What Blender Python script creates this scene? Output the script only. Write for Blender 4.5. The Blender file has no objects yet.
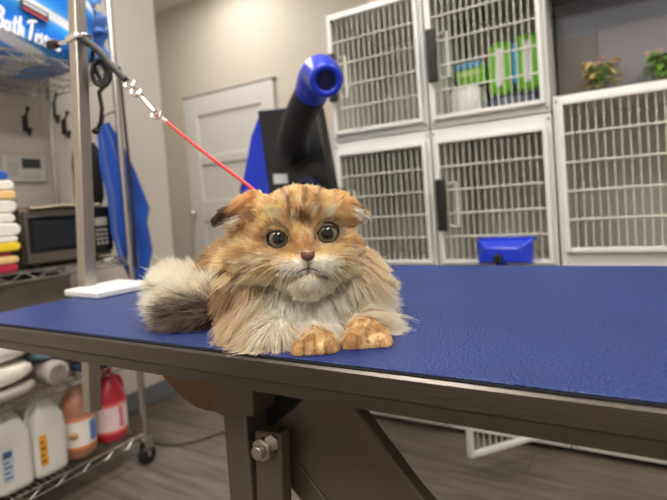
import bpy, bmesh, math, random
import numpy as np
from math import sin, cos, pi, radians, sqrt
from mathutils import Vector, Matrix, noise

random.seed(7)
rng = np.random.default_rng(11)
SC = bpy.context.scene
COL = SC.collection

# ------------------------------------------------------------ camera
YAW, PITCH, ROLL, FPX = radians(31.5), radians(1.80), radians(4.17), 510.0
PY0 = 219.0     # the photograph is a crop: its optical axis meets the frame above the middle
CAM = Vector((0, 0, 1.0))
FW = Vector((-sin(YAW)*cos(PITCH), cos(YAW)*cos(PITCH), -sin(PITCH)))
R0 = Vector((cos(YAW), sin(YAW), 0))
U0 = R0.cross(FW)
RT = cos(ROLL)*R0 - sin(ROLL)*U0
UP = RT.cross(FW)
cd = bpy.data.cameras.new('camera')
cam = bpy.data.objects.new('camera', cd)
COL.objects.link(cam)
m = Matrix((RT, UP, -FW)).transposed().to_4x4()
m.translation = CAM
cam.matrix_world = m
cd.sensor_width = 36.0
cd.lens = FPX/667*36
cd.shift_y = -(250-PY0)/667
cd.clip_start = 0.02
cd.dof.use_dof = True
cd.dof.focus_distance = 0.50
cd.dof.aperture_fstop = 6.0
SC.camera = cam

# ------------------------------------------------------------ world, light, exposure
w = bpy.data.worlds.new('world')
SC.world = w
w.use_nodes = True
w.node_tree.nodes['Background'].inputs[0].default_value = (1.0, 0.97, 0.93, 1)
w.node_tree.nodes['Background'].inputs[1].default_value = 0.25
SC.view_settings.view_transform = 'Standard'
SC.view_settings.look = 'None'
SC.view_settings.gamma = 1
SC.view_settings.use_curve_mapping = False
SC.view_settings.exposure = 0.42
PANEL_STRENGTH = 13.0
CEILING_Z = 2.9
PANELS = [(-1.0, 0.9), (0.9, 0.9), (-1.0, -1.1), (0.9, -1.1), (-2.75, 2.55)]


# ------------------------------------------------------------ colour + materials
def lin(c):
    out = []
    for v in c:
        v = v/255.0
        out.append(v/12.92 if v <= 0.04045 else ((v+0.055)/1.055)**2.4)
    return out


def linv(c):
    return np.array(lin(c))


MATS = {}


def mat(name, rgb, rough=0.6, metal=0.0, spec=0.5, var=0.0, vscale=20.0, bump=0.0, bscale=200.0,
        stretch=None, emit=None, trans=0.0, coat=0.0, sheen=0.0):
    if name in MATS:
        return MATS[name]
    mt = bpy.data.materials.new(name)
    mt.use_nodes = True
    nt = mt.node_tree
    b = nt.nodes['Principled BSDF']
    c = lin(rgb)
    b.inputs['Base Color'].default_value = (*c, 1)
    b.inputs['Roughness'].default_value = rough
    b.inputs['Metallic'].default_value = metal
    b.inputs['Specular IOR Level'].default_value = spec
    b.inputs['Transmission Weight'].default_value = trans
    b.inputs['Coat Weight'].default_value = coat
    b.inputs['Sheen Weight'].default_value = sheen
    if emit:
        b.inputs['Emission Color'].default_value = (*lin(rgb), 1)
        b.inputs['Emission Strength'].default_value = emit
    tc = nt.nodes.new('ShaderNodeTexCoord')
    mp = nt.nodes.new('ShaderNodeMapping')
    nt.links.new(tc.outputs['Object'], mp.inputs['Vector'])
    if stretch:
        mp.inputs['Scale'].default_value = stretch
    if var > 0:
        n = nt.nodes.new('ShaderNodeTexNoise')
        n.inputs['Scale'].default_value = vscale
        n.inputs['Detail'].default_value = 5
        nt.links.new(mp.outputs[0], n.inputs['Vector'])
        mx = nt.nodes.new('ShaderNodeMix')
        mx.data_type = 'RGBA'
        mx.inputs['A'].default_value = (*[x*(1-var) for x in c], 1)
        mx.inputs['B'].default_value = (*[min(1, x*(1+var)) for x in c], 1)
        nt.links.new(n.outputs['Fac'], mx.inputs['Factor'])
        nt.links.new(mx.outputs['Result'], b.inputs['Base Color'])
    if bump > 0:
        n2 = nt.nodes.new('ShaderNodeTexNoise')
        n2.inputs['Scale'].default_value = bscale
        n2.inputs['Detail'].default_value = 4
        nt.links.new(mp.outputs[0], n2.inputs['Vector'])
        bp = nt.nodes.new('ShaderNodeBump')
        bp.inputs['Strength'].default_value = bump
        bp.inputs['Distance'].default_value = 0.002
        nt.links.new(n2.outputs['Fac'], bp.inputs['Height'])
        nt.links.new(bp.outputs[0], b.inputs['Normal'])
    MATS[name] = mt
    return mt


WHITE_METAL = mat('white powder coated steel', (222, 223, 219), 0.4, 0, 0.5, 0.03, 8)
WIRE = mat('white wire', (218, 217, 206), 0.4)
CAGE_IN = mat('grey cage liner', (204, 202, 193), 0.45, 0.0, 0.5, 0.06, 5)
WALL = mat('warm grey wall paint', (212, 204, 192), 0.75, 0, 0.3, 0.03, 3, 0.15, 250)
WALL2 = mat('cool grey wall paint', (104, 108, 120), 0.35, 0, 0.5, 0.03, 3)
CEIL = mat('ceiling white', (235, 233, 228), 0.9)
DOORW = mat('white door paint', (222, 221, 216), 0.45, 0, 0.5)
BASEB = mat('blue grey vinyl baseboard', (112, 118, 122), 0.5)
STEEL = mat('brushed steel', (190, 182, 172), 0.36, 1.0, 0.5, 0.10, 6, 0.12, 60, (1, 14, 14))
RIM_STEEL = mat('rim steel', (106, 101, 95), 0.33, 1.0, 0.5, 0.12, 5, 0.12, 50, (1, 10, 10))
DARK_STEEL = mat('dull frame steel', (102, 94, 84), 0.5, 0.5, 0.5, 0.10, 8, 0.1, 60)
COPPER = mat('coppery bracket steel', (118, 88, 70), 0.42, 0.7, 0.5, 0.12, 12)
CHROME = mat('chrome wire', (205, 203, 200), 0.25, 1.0)
BRIGHT = mat('bright chrome', (235, 230, 222), 0.16, 1.0)
BLACK = mat('black plastic', (22, 22, 24), 0.45)
BLACKM = mat('black satin metal', (34, 34, 36), 0.6)
RUBBER = mat('black rubber', (20, 20, 21), 0.7)
BLUEP = mat('blue plastic', (10, 52, 200), 0.3, 0, 0.5, coat=0.3)
BLUEC = mat('blue cloth', (28, 74, 160), 0.85, 0, 0.2, 0.08, 30, 0.3, 400, sheen=0.3)
RED = mat('red cord', (222, 42, 48), 0.4)
TRAYW = mat('white plastic', (232, 232, 230), 0.35)
TOWELW = mat('white terry', (235, 230, 220), 0.95, 0, 0.2, 0.05, 40, 0.6, 500, sheen=0.3)


def node_mat(name):
    mt = bpy.data.materials.new(name)
    mt.use_nodes = True
    MATS[name] = mt
    return mt, mt.node_tree, mt.node_tree.nodes['Principled BSDF']


def ramp(nt, stops):
    r = nt.nodes.new('ShaderNodeValToRGB')
    el = r.color_ramp.elements
    while len(el) < len(stops):
        el.new(0.5)
    for e, (p, c) in zip(el, stops):
        e.position = p
        e.color = (*lin(c), 1)
    return r


# floor: grey weathered planks running along X
FLOORM, nt, b = node_mat('grey plank floor')
tc = nt.nodes.new('ShaderNodeTexCoord')
br = nt.nodes.new('ShaderNodeTexBrick')
br.inputs['Scale'].default_value = 1.0
br.inputs['Brick Width'].default_value = 1.2
br.inputs['Row Height'].default_value = 0.18
br.inputs['Mortar Size'].default_value = 0.0015
br.inputs['Color1'].default_value = (*lin((112, 103, 94)), 1)
br.inputs['Color2'].default_value = (*lin((136, 127, 117)), 1)
br.inputs['Mortar'].default_value = (*lin((70, 64, 58)), 1)
nt.links.new(tc.outputs['Object'], br.inputs['Vector'])
mp = nt.nodes.new('ShaderNodeMapping')
mp.inputs['Scale'].default_value = (1.6, 16, 1)
nt.links.new(tc.outputs['Object'], mp.inputs['Vector'])
n = nt.nodes.new('ShaderNodeTexNoise')
n.inputs['Scale'].default_value = 2.2
n.inputs['Detail'].default_value = 7
n.inputs['Roughness'].default_value = 0.65
nt.links.new(mp.outputs[0], n.inputs['Vector'])
r = ramp(nt, [(0.3, (120, 116, 112)), (0.5, (190, 186, 180)), (0.72, (250, 246, 240))])
nt.links.new(n.outputs['Fac'], r.inputs[0])
mx = nt.nodes.new('ShaderNodeMix')
mx.data_type = 'RGBA'
mx.blend_type = 'MULTIPLY'
mx.inputs['Factor'].default_value = 0.85
nt.links.new(br.outputs['Color'], mx.inputs['A'])
nt.links.new(r.outputs[0], mx.inputs['B'])
nt.links.new(mx.outputs['Result'], b.inputs['Base Color'])
b.inputs['Roughness'].default_value = 0.5

# blue pebbled grooming mat
MATM, nt, b = node_mat('blue pebbled vinyl')
tc = nt.nodes.new('ShaderNodeTexCoord')
v = nt.nodes.new('ShaderNodeTexVoronoi')
v.inputs['Scale'].default_value = 420
nt.links.new(tc.outputs['Object'], v.inputs['Vector'])
n = nt.nodes.new('ShaderNodeTexNoise')
n.inputs['Scale'].default_value = 700
n.inputs['Detail'].default_value = 2
nt.links.new(tc.outputs['Object'], n.inputs['Vector'])
ad = nt.nodes.new('ShaderNodeMath')
ad.operation = 'MULTIPLY_ADD'
ad.inputs[1].default_value = 0.5
nt.links.new(n.outputs['Fac'], ad.inputs[0])
nt.links.new(v.outputs['Distance'], ad.inputs[2])
bp = nt.nodes.new('ShaderNodeBump')
bp.inputs['Strength'].default_value = 0.95
bp.inputs['Distance'].default_value = 0.0012
nt.links.new(ad.outputs[0], bp.inputs['Height'])
nt.links.new(bp.outputs[0], b.inputs['Normal'])
n3 = nt.nodes.new('ShaderNodeTexNoise')
n3.inputs['Scale'].default_value = 5
n3.inputs['Detail'].default_value = 6
nt.links.new(tc.outputs['Object'], n3.inputs['Vector'])
r = ramp(nt, [(0.3, (18, 42, 102)), (0.7, (28, 53, 122))])
nt.links.new(n3.outputs['Fac'], r.inputs[0])
nt.links.new(r.outputs[0], b.inputs['Base Color'])
b.inputs['Roughness'].default_value = 0.34
b.inputs['Specular IOR Level'].default_value = 0.5

# blue tissue wrap with white swooshes
TISSUEM, nt, b = node_mat('blue printed wrap')
tc = nt.nodes.new('ShaderNodeTexCoord')
mp = nt.nodes.new('ShaderNodeMapping')
mp.inputs['Rotation'].default_value = (radians(20), 0, 0)
mp.inputs['Location'].default_value = (0, 0, 0.02)
nt.links.new(tc.outputs['Object'], mp.inputs['Vector'])
wv = nt.nodes.new('ShaderNodeTexWave')
wv.bands_direction = 'Z'
wv.inputs['Scale'].default_value = 2.1
wv.inputs['Distortion'].default_value = 1.2
wv.inputs['Detail'].default_value = 1.0
wv.inputs['Detail Scale'].default_value = 2.0
wv.inputs['Phase Offset'].default_value = 0.6
nt.links.new(mp.outputs[0], wv.inputs['Vector'])
r = ramp(nt, [(0.0, (30, 110, 205)), (0.55, (52, 145, 228)), (0.86, (90, 170, 235)), (0.93, (235, 240, 246))])
nt.links.new(wv.outputs['Fac'], r.inputs[0])
nt.links.new(r.outputs[0], b.inputs['Base Color'])
b.inputs['Roughness'].default_value = 0.25


# ------------------------------------------------------------ geometry helpers
def ray(px, py):
    return FW + RT*((px-333.5)/FPX) + UP*((PY0-py)/FPX)


def at(px, py, d):
    return CAM + ray(px, py)*d


def onX(px, py, X):
    r_ = ray(px, py)
    return CAM + r_*((X-CAM.x)/r_.x)


def onY(px, py, Y):
    r_ = ray(px, py)
    return CAM + r_*((Y-CAM.y)/r_.y)


def onZ(px, py, Z):
    r_ = ray(px, py)
    return CAM + r_*((Z-CAM.z)/r_.z)


ORG = {}


def prop(o, label=None, cat=None, group=None, kind=None):
    if label: o['label'] = label
    if cat: o['category'] = cat
    if group: o['group'] = group
    if kind: o['kind'] = kind
    return o


def thing(name, loc, label, cat, group=None):
    o = bpy.data.objects.new(name, None)
    o.empty_display_size = 0.05
    COL.objects.link(o)
    o.location = loc
    ORG[o.name] = Vector(loc)
    return prop(o, label, cat, group)


class MB:
    def __init__(s):
        s.bm = bmesh.new()

    def box(s, lo, hi, rot=None, piv=None):
        lo, hi = Vector(lo), Vector(hi)
        c = (lo+hi)/2
        d = hi-lo
        M = Matrix.Translation(c) @ Matrix.Diagonal((*d, 1))
        if rot is not None:
            pv = Vector(piv) if piv is not None else c
            M = Matrix.Translation(pv) @ rot.to_4x4() @ Matrix.Translation(-pv) @ M
        bmesh.ops.create_cube(s.bm, size=1, matrix=M)
        return s

    def obox(s, c, ax, ay, az, hx, hy, hz):
        M = Matrix((Vector(ax).normalized()*hx*2, Vector(ay).normalized()*hy*2, Vector(az).normalized()*hz*2)).transposed().to_4x4()
        M.translation = Vector(c)
        bmesh.ops.create_cube(s.bm, size=1, matrix=M)
        return s

    def cyl(s, a, b, r1, r2=None, seg=12, caps=True):
        a, b = Vector(a), Vector(b)
        r2 = r1 if r2 is None else r2
        d = b-a
        q = d.to_track_quat('Z', 'Y').to_matrix().to_4x4()
        M = Matrix.Translation((a+b)/2) @ q
        bmesh.ops.create_cone(s.bm, cap_ends=caps, segments=seg, radius1=r1, radius2=r2, depth=d.length, matrix=M)
        return s

    def sph(s, c, rad, seg=16, M3=None):
        if not hasattr(rad, '__len__'): rad = (rad, rad, rad)
        M = Matrix.Diagonal((*rad, 1))
        if M3 is not None: M = M3.to_4x4() @ M
        M = Matrix.Translation(Vector(c)) @ M
        bmesh.ops.create_uvsphere(s.bm, u_segments=seg, v_segments=max(6, seg//2+2), radius=1, matrix=M)
        return s

    def tube(s, pts, r, seg=8, closed=False, smooth=0):
        pts = [Vector(p) for p in pts]
        if smooth: pts = crom(pts, smooth, closed)
        n_ = len(pts)
        rs = r if hasattr(r, '__len__') else [r]*n_
        if len(rs) != n_:
            rs = np.interp(np.linspace(0, 1, n_), np.linspace(0, 1, len(rs)), rs)
        rings = []
        prev = None
        for i, p in enumerate(pts):
            if closed: t = pts[(i+1) % n_]-pts[i-1]
            else: t = pts[min(i+1, n_-1)]-pts[max(i-1, 0)]
            t.normalize()
            if prev is None:
                u = t.orthogonal().normalized()
            else:
                u = (prev-t*prev.dot(t))
                u = u.normalized() if u.length > 1e-6 else t.orthogonal().normalized()
            prev = u
            vv = t.cross(u)
            rings.append([s.bm.verts.new(p+(u*cos(2*pi*k/seg)+vv*sin(2*pi*k/seg))*float(rs[i])) for k in range(seg)])
        rng_ = range(n_ if closed else n_-1)
        for i in rng_:
            A, B = rings[i], rings[(i+1) % n_]
            for k in range(seg):
                s.bm.faces.new((A[k], A[(k+1) % seg], B[(k+1) % seg], B[k]))
        if not closed:
            s.bm.faces.new(rings[0][::-1])
            s.bm.faces.new(rings[-1])
        return s

    def prism(s, pts, off):
        off = Vector(off)
        A = [s.bm.verts.new(Vector(p)) for p in pts]
        B = [s.bm.verts.new(Vector(p)+off) for p in pts]
        s.bm.faces.new(A)
        s.bm.faces.new(B[::-1])
        k = len(A)
        for i in range(k):
            s.bm.faces.new((A[i], B[i], B[(i+1) % k], A[(i+1) % k]))
        return s

    def lathe(s, base, prof, seg=24, axis=None, sx=1.0, sy=1.0, superell=None):
        base = Vector(base)
        q = Vector(axis).to_track_quat('Z', 'Y').to_matrix() if axis is not None else Matrix.Identity(3)
        rings = []
        for (r_, z_) in prof:
            ring = []
            for k in range(seg):
                a = 2*pi*k/seg
                ca, sa = cos(a), sin(a)
                if superell:
                    e = superell
                    f_ = 1.0/((abs(ca)**e+abs(sa)**e)**(1/e))
                    ca, sa = ca*f_, sa*f_
                ring.append(s.bm.verts.new(base+q @ Vector((ca*r_*sx, sa*r_*sy, z_))))
            rings.append(ring)
        for A, B in zip(rings, rings[1:]):
            for k in range(seg):
                s.bm.faces.new((A[k], A[(k+1) % seg], B[(k+1) % seg], B[k]))
        s.bm.faces.new(rings[0][::-1])
        s.bm.faces.new(rings[-1])
        return s

    def grid(s, fn, nu, nv, thick=0.0):
        V = [[s.bm.verts.new(fn(i/nu, j/nv)) for j in range(nv+1)] for i in range(nu+1)]
        fs = []
        for i in range(nu):
            for j in range(nv):
                fs.append(s.bm.faces.new((V[i][j], V[i+1][j], V[i+1][j+1], V[i][j+1])))
        if thick:
            bmesh.ops.recalc_face_normals(s.bm, faces=fs)
            bmesh.ops.solidify(s.bm, geom=fs, thickness=thick)
        return s

    def build(s, name, material, parent=None, bevel=0.0, smooth=True, angle=40, sub=0, seg=2):
        bmesh.ops.recalc_face_normals(s.bm, faces=s.bm.faces)
        org = Vector((0, 0, 0))
        if parent is not None:
            org = ORG[parent.name]
        else:
            lo = Vector((min(v.co.x for v in s.bm.verts), min(v.co.y for v in s.bm.verts), min(v.co.z for v in s.bm.verts)))
            hi = Vector((max(v.co.x for v in s.bm.verts), max(v.co.y for v in s.bm.verts), max(v.co.z for v in s.bm.verts)))
            org = Vector(((lo.x+hi.x)/2, (lo.y+hi.y)/2, lo.z))
        bmesh.ops.translate(s.bm, verts=s.bm.verts, vec=-org)
        me = bpy.data.meshes.new(name)
        s.bm.to_mesh(me)
        s.bm.free()
        o = bpy.data.objects.new(name, me)
        COL.objects.link(o)
        if parent is not None:
            o.parent = parent
        else:
            o.location = org
        ORG[o.name] = org
        me.materials.append(material)
        if smooth:
            for p in me.polygons: p.use_smooth = True
            try: me.set_sharp_from_angle(angle=radians(angle))
            except Exception: pass
        if bevel:
            md = o.modifiers.new('bevel', 'BEVEL')
            md.width = bevel
            md.segments = seg
            md.limit_method = 'ANGLE'
            md.angle_limit = radians(40)
        if sub:
            md = o.modifiers.new('sub', 'SUBSURF')
            md.levels = sub
            md.render_levels = sub
        return o


def crom(P, n_, closed=False):
    out = []
    k = len(P)
    rng_ = range(k if closed else k-1)
    for i in rng_:
        g = lambda j: P[j % k] if closed else P[max(0, min(k-1, j))]
        p0, p1, p2, p3 = g(i-1), g(i), g(i+1), g(i+2)
        for q in range(n_):
            t = q/n_
            out.append(0.5*((2*p1)+(p2-p0)*t+(2*p0-5*p1+4*p2-p3)*t*t+(3*p1-p0-3*p2+p3)*t*t*t))
    if not closed: out.append(P[-1])
    return out


def copy_tree(o, loc=None, label=None):
    c = o.copy()
    COL.objects.link(c)
    if loc is not None: c.location = loc
    if label: c['label'] = label
    for ch in o.children:
        d = ch.copy()
        COL.objects.link(d)
        d.parent = c
        for g in ch.children:
            e = g.copy()
            COL.objects.link(e)
            e.parent = d
    return c


def S(o):
    o['kind'] = 'structure'
    return o


# ------------------------------------------------------------ room
XL, XFL, XR, YB, YF, YC = -2.30, -4.6, 2.6, -2.6, 3.36, 1.99
S(MB().box((XFL-.1, YB-.1, -0.1), (XR+.1, YF+.1, 0)).build('floor', FLOORM))
S(MB().box((XFL-.1, YB-.1, CEILING_Z), (XR+.1, YF+.1, CEILING_Z+.1)).build('ceiling', CEIL))
S(MB().box((XL-.12, YB, 0), (XL, YC, CEILING_Z)).build('wall_left', WALL))
S(MB().box((XFL-.1, YC-.12, 0), (XL-.12, YC, CEILING_Z)).build('wall_return', WALL))
S(MB().box((XFL-.1, YC, 0), (XFL, YF, CEILING_Z)).build('wall_far_left', WALL))
S(MB().box((XFL-.1, YF, 0), (-1.22, YF+.1, CEILING_Z)).build('wall_back', WALL))
S(MB().box((-1.22, 2.70, 0), (XR, 2.80, CEILING_Z)).build('wall_back_right', WALL2))
S(MB().box((-1.32, 2.70, 0), (-1.22, YF, CEILING_Z)).build('wall_jog', WALL))
S(MB().box((XR, YB, 0), (XR+.1, 2.70, CEILING_Z)).build('wall_right', WALL))
S(MB().box((XL-.12, YB-.1, 0), (XR, YB, CEILING_Z)).build('wall_front', WALL))
S(MB().box((XL, YB, 0), (XL+.006, YC, .10)).box((XL-.12, YC, 0), (XL+.006, YC+.006, .10)).build('baseboard_left', BASEB, bevel=.002))
S(MB().box((XFL, YF-.006, 0), (-3.66, YF, .10)).build('baseboard_back', BASEB, bevel=.002))
S(MB().box((-0.268, 2.20, 1.327), (1.2, 2.69, CEILING_Z)).build('wall_recess', WALL2))
S(MB().box((-0.268, 2.04, 1.705), (1.2, 2.20, 1.86)).build('trim_1', mat('dark beam', (92, 88, 84), .5), bevel=.004))
S(MB().box((-0.268, 2.190, 1.327), (-0.125, 2.1995, 1.565)).build('trim_2', mat('brownish grey panel', (97, 93, 90), .4), bevel=.001))
S(MB().box((-0.124, 2.190, 1.327), (1.2, 2.1995, 1.575)).build('trim_3', mat('grey lower panel', (116, 114, 119), .35), bevel=.001))

# far door in the back wall: slab with panels, casing
dx0, dx1, dz1 = -3.55, -2.52, 2.03
d = MB()
d.box((dx0, YF-.045, 0.01), (dx0+.16, YF-.005, dz1))
d.box((dx1-.13, YF-.045, 0.01), (dx1, YF-.005, dz1))
for z0, z1 in ((0.01, .24), (.92, 1.10), (1.42, 1.50), (1.86, dz1)):
    d.box((dx0+.16, YF-.045, z0), (dx1-.13, YF-.005, z1))
d.box((dx0+.16, YF-.028, .24), (dx1-.13, YF-.008, 1.86))
door = S(d.build('door_1', DOORW, bevel=.006))
MB().cyl((dx0+.07, YF-.09, 1.0), (dx0+.07, YF-.045, 1.0), .012).sph((dx0+.07, YF-.10, 1.0), .03).build('door_knob', BRIGHT, door)
S(MB().box((dx0-.02, YF-.03, dz1+.005), (dx1+.02, YF, dz1+.022)).build('trim_4', mat('shadow gap strip', (120, 112, 104), .6), bevel=.002))

# ceiling lights
EM = mat('lamp diffuser', (255, 249, 242), .5, emit=PANEL_STRENGTH)
EM_FILL = mat('dim fill diffuser', (255, 249, 242), .5, emit=PANEL_STRENGTH*.5)  # added fill panel, kept out of view, brightens the far door wall
FR = mat('lamp frame', (240, 240, 238), .4)
for i, (x, y) in enumerate(PANELS):
    where = ['above the table and rack', 'in front of the kennel bank', 'behind the camera beside the rack wall', 'in the corner behind the camera', 'added out of view to brighten the far white door'][i]
    t = thing('ceiling_light', (x, y, CEILING_Z-.05), 'white rectangular ceiling light panel '+where, 'light', 'ceiling light panels')
    MB().box((x-.30, y-.60, CEILING_Z-.02), (x+.30, y+.60, CEILING_Z-.01)).build('diffuser', EM if i < 4 else EM_FILL, t)
    f = MB()
    for lo, hi in (((x-.33, y-.63), (x-.30, y+.63)), ((x+.30, y-.63), (x+.33, y+.63)), ((x-.30, y-.63), (x+.30, y-.60)), ((x-.30, y+.60), (x+.30, y+.63))):
        f.box((*lo, CEILING_Z-.03), (*hi, CEILING_Z-.001))
    f.build('frame', FR, t, bevel=.002)

# ------------------------------------------------------------ kennel bank
CY = 2.02


def cage(x0, x1, z0, z1, label, dl, dr, db, dt, handle='left', open_ang=0.0, hinge='right', depth=.58):
    t = thing('kennel_cage', ((x0+x1)/2, CY, z0), label, 'kennel cage', 'white kennel cages stacked along the wall')
    th = .014
    b_ = MB()
    b_.box((x0, CY+.02, z0), (x0+th, CY+depth, z1)).box((x1-th, CY+.02, z0), (x1, CY+depth, z1))
    b_.box((x0+th, CY+.02, z0), (x1-th, CY+depth, z0+th)).box((x0+th, CY+.02, z1-th), (x1-th, CY+depth, z1))
    b_.box((x0+th, CY+depth-th, z0+th), (x1-th, CY+depth, z1-th))
    b_.build('cabinet', CAGE_IN, t)
    f = MB()
    a0, a1, c0, c1 = x0+dl, x1-dr, z0+db, z1-dt
    f.box((x0, CY, z0), (a0, CY+.03, z1)).box((a1, CY, z0), (x1, CY+.03, z1))
    f.box((a0, CY, z0), (a1, CY+.03, c0)).box((a0, CY, c1), (a1, CY+.03, z1))
    f.build('front_frame', WHITE_METAL, t, bevel=.003)
    for (sx, sz) in ((x0+dl/2, z1-.02), (x1-dr/2, z1-.02), (x0+dl/2, z0+.015), (x1-dr/2, z0+.015)):
        MB().cyl((sx, CY-.003, sz), (sx, CY+.002, sz), .005, seg=8).build('screw', mat('grey screw', (120, 118, 112), .4, .6), t)
    if z0 < .1:
        for fx in (x0+.04, x1-.04):
            for fy in (CY+.06, CY+depth-.05):
                MB().cyl((fx, fy, 0), (fx, fy, z0), .018, seg=14).build('foot', RUBBER, t)
    # door frame
    hx = a1 if hinge == 'right' else a0
    Rm = Matrix.Rotation(open_ang, 3, 'Z')
    piv = Vector((hx, CY-.012, 0))
    y0, y1 = CY-.024, CY-.002
    fw = .017
    g = .006
    A0, A1, C0, C1 = a0-g, a1+g, c0-g, c1+g
    D = MB()
    for lo, hi in (((A0, C0), (A0+fw, C1)), ((A1-fw, C0), (A1, C1)), ((A0+fw, C0), (A1-fw, C0+fw)), ((A0+fw, C1-fw), (A1-fw, C1))):
        D.box((lo[0], y0, lo[1]), (hi[0], y1, hi[1]))
    W = MB()
    nb = max(4, int(round((A1-A0-2*fw)/.0255)))
    for k in range(1, nb):
        x = A0+fw+(A1-A0-2*fw)*k/nb
        W.cyl((x, CY-.010, C0+fw), (x, CY-.010, C1-fw), .0020, seg=6, caps=False)
    nh = max(2, int(round((C1-C0)/.105)))
    for k in range(1, nh):
        z = C0+fw+(C1-C0-2*fw)*k/nh
        W.cyl((A0+fw, CY-.015, z), (A1-fw, CY-.015, z), .0032, seg=6, caps=False)
    H = MB()
    L = MB()
    hxx = A0+.028 if handle == 'left' else A1-.028
    sg = 1 if handle == 'left' else -1
    zc = (C0+C1)/2-.012
    H.box((hxx-.022, CY-.058, zc-.105), (hxx+.014, CY-.034, zc+.105))
    H.box((hxx-.012, CY-.040, zc-.07), (hxx+.006, CY-.020, zc-.05)).box((hxx-.012, CY-.040, zc+.05), (hxx+.006, CY-.020, zc+.07))
    L.tube([(hxx+sg*.022, CY-.022, zc-.085), (hxx+sg*.055, CY-.022, zc-.09), (hxx+sg*.055, CY-.022, zc+.09), (hxx+sg*.022, CY-.022, zc+.085)], .0045)
    if open_ang:
        for q in (D, W, H, L):
            bmesh.ops.rotate(q.bm, verts=q.bm.verts, cent=piv, matrix=Rm)
    dd = D.build('door', WHITE_METAL, t, bevel=.003)
    W.build('wire_grid', WIRE, dd)
    h_ = H.build('latch_handle', BLACK, dd, bevel=.004)
    h_['label'] = 'black latch handle'
    L.build('latch_loop', WIRE, dd)
    return t


c1 = (-1.205, -0.745)
c2 = (-0.738, -0.278)
c3 = (-0.271, 0.62)
cage(*c1, 1.275, 1.85, 'upper left white kennel cage, empty, behind the blue dryer nozzle', .024, .020, .035, .026)
cage(*c1, .69, 1.27, 'lower left white kennel cage, empty, just right of the cat behind the table', .024, .020, .034, .052)
cage(*c1, .026, .685, 'bottom left white kennel cage standing on the floor, closed door', .024, .020, .034, .052)
cage(*c2, 1.275, 1.85, 'upper white kennel cage holding green packs and a white bag', .022, .020, .035, .026)
cage(*c2, .69, 1.27, 'middle white kennel cage with the blue box on its door', .022, .020, .034, .052)
cage(*c2, .026, .685, 'bottom white kennel cage with its door swung open above the floor', .03, .03, .07, .055, open_ang=radians(52))
cage(*c3, .69, 1.325, 'wide white kennel cage at the right with plants on top', .024, .03, .075, .026, handle='right')
cage(*c3, .026, .685, 'bottom wide white kennel cage at the right on the floor', .03, .03, .05, .05, handle='right')

# items in the upper cage
GREEN = mat('lime green wrap', (120, 200, 30), .35, 0, .5, .12, 15)
NAVY = mat('navy wrap', (40, 48, 85), .4)
TEAL = mat('sky blue band', (60, 165, 215), .4)
PW = mat('white plastic film', (228, 228, 224), .3, 0, .5, .05, 20, .8, 40)


def pillowpack(name, c, hx, hy, hz, mm, label, cat_, group=None, rot=0, puff=.12, parts=()):
    t = thing(name, (c[0], c[1], c[2]), label, cat_, group)
    Rm = Matrix.Rotation(rot, 3, 'Y')
    cc = Vector(c)+Vector((0, 0, hz))

    def shape(sx, sy, sz, off=(0, 0, 0), amp=.004):
        bm_ = MB()
        bmesh.ops.create_cube(bm_.bm, size=2)
        bmesh.ops.subdivide_edges(bm_.bm, edges=bm_.bm.edges, cuts=9, use_grid_fill=True)
        for v_ in bm_.bm.verts:
            x, y, z = v_.co
            e = 5.0
            l_ = (abs(x)**e+abs(y)**e+abs(z)**e)**(1/e)
            q = Vector((x, y, z))/l_
            q = Vector((q.x*sx*(1-puff*q.z*q.z*.4), q.y*sy*(1-puff*q.z*q.z), q.z*sz))
            nn = noise.noise_vector(q*25+cc*7)*amp
            v_.co = cc+Rm @ (q+Vector(off)+nn)
        return bm_
    shape(hx, hy, hz).build('wrap', mm, t)
    for (nm, m2, sx, sz, ox, oz) in parts:
        shape(sx, .006, sz, (ox, -hy*1.0, oz), .001).build(nm, m2, t)
    return t


SHZ = 1.275+.014
pillowpack('green_pack', (-.502, 2.30, SHZ+.116), .052, .045, .116, GREEN, 'lime green upright pack with white stripe, left of the two in the upper cage', 'pack', 'green packs in the upper cage', .06,
           parts=(('label_stripe', PW, .016, .08, .0, .0),))
pillowpack('green_pack', (-.388, 2.30, SHZ+.116), .054, .045, .122, GREEN, 'lime green upright pack, right of the two in the upper cage', 'pack', 'green packs in the upper cage', .03,
           parts=(('label_stripe', PW, .018, .085, .0, .0), ('blue_band', TEAL, .012, .085, -.048, .0)))
pillowpack('navy_pack', (-.445, 2.28, SHZ), .115, .07, .056, NAVY, 'dark navy pack lying under the two upright green packs in the cage', 'pack', None, 0,
           parts=(('label_stripe', PW, .05, .012, .0, -.01), ('green_band', GREEN, .05, .012, 0, -.038)))
pillowpack('puffy_bag', (-.640, 2.25, SHZ), .070, .09, .088, PW, 'white crinkled plastic bag slumped at the left of the upper cage', 'bag', None, 0, .25)
pillowpack('green_carton', (-.637, 2.33, SHZ+.179), .070, .07, .055, GREEN, 'lime green carton with a sky blue band lying on the white bag', 'pack', None, -.05,
           parts=(('blue_band', TEAL, .062, .012, .0, .035), ('label_stripe', mat('pale green', (190, 225, 120), .4), .05, .012, 0, .0)))

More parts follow.
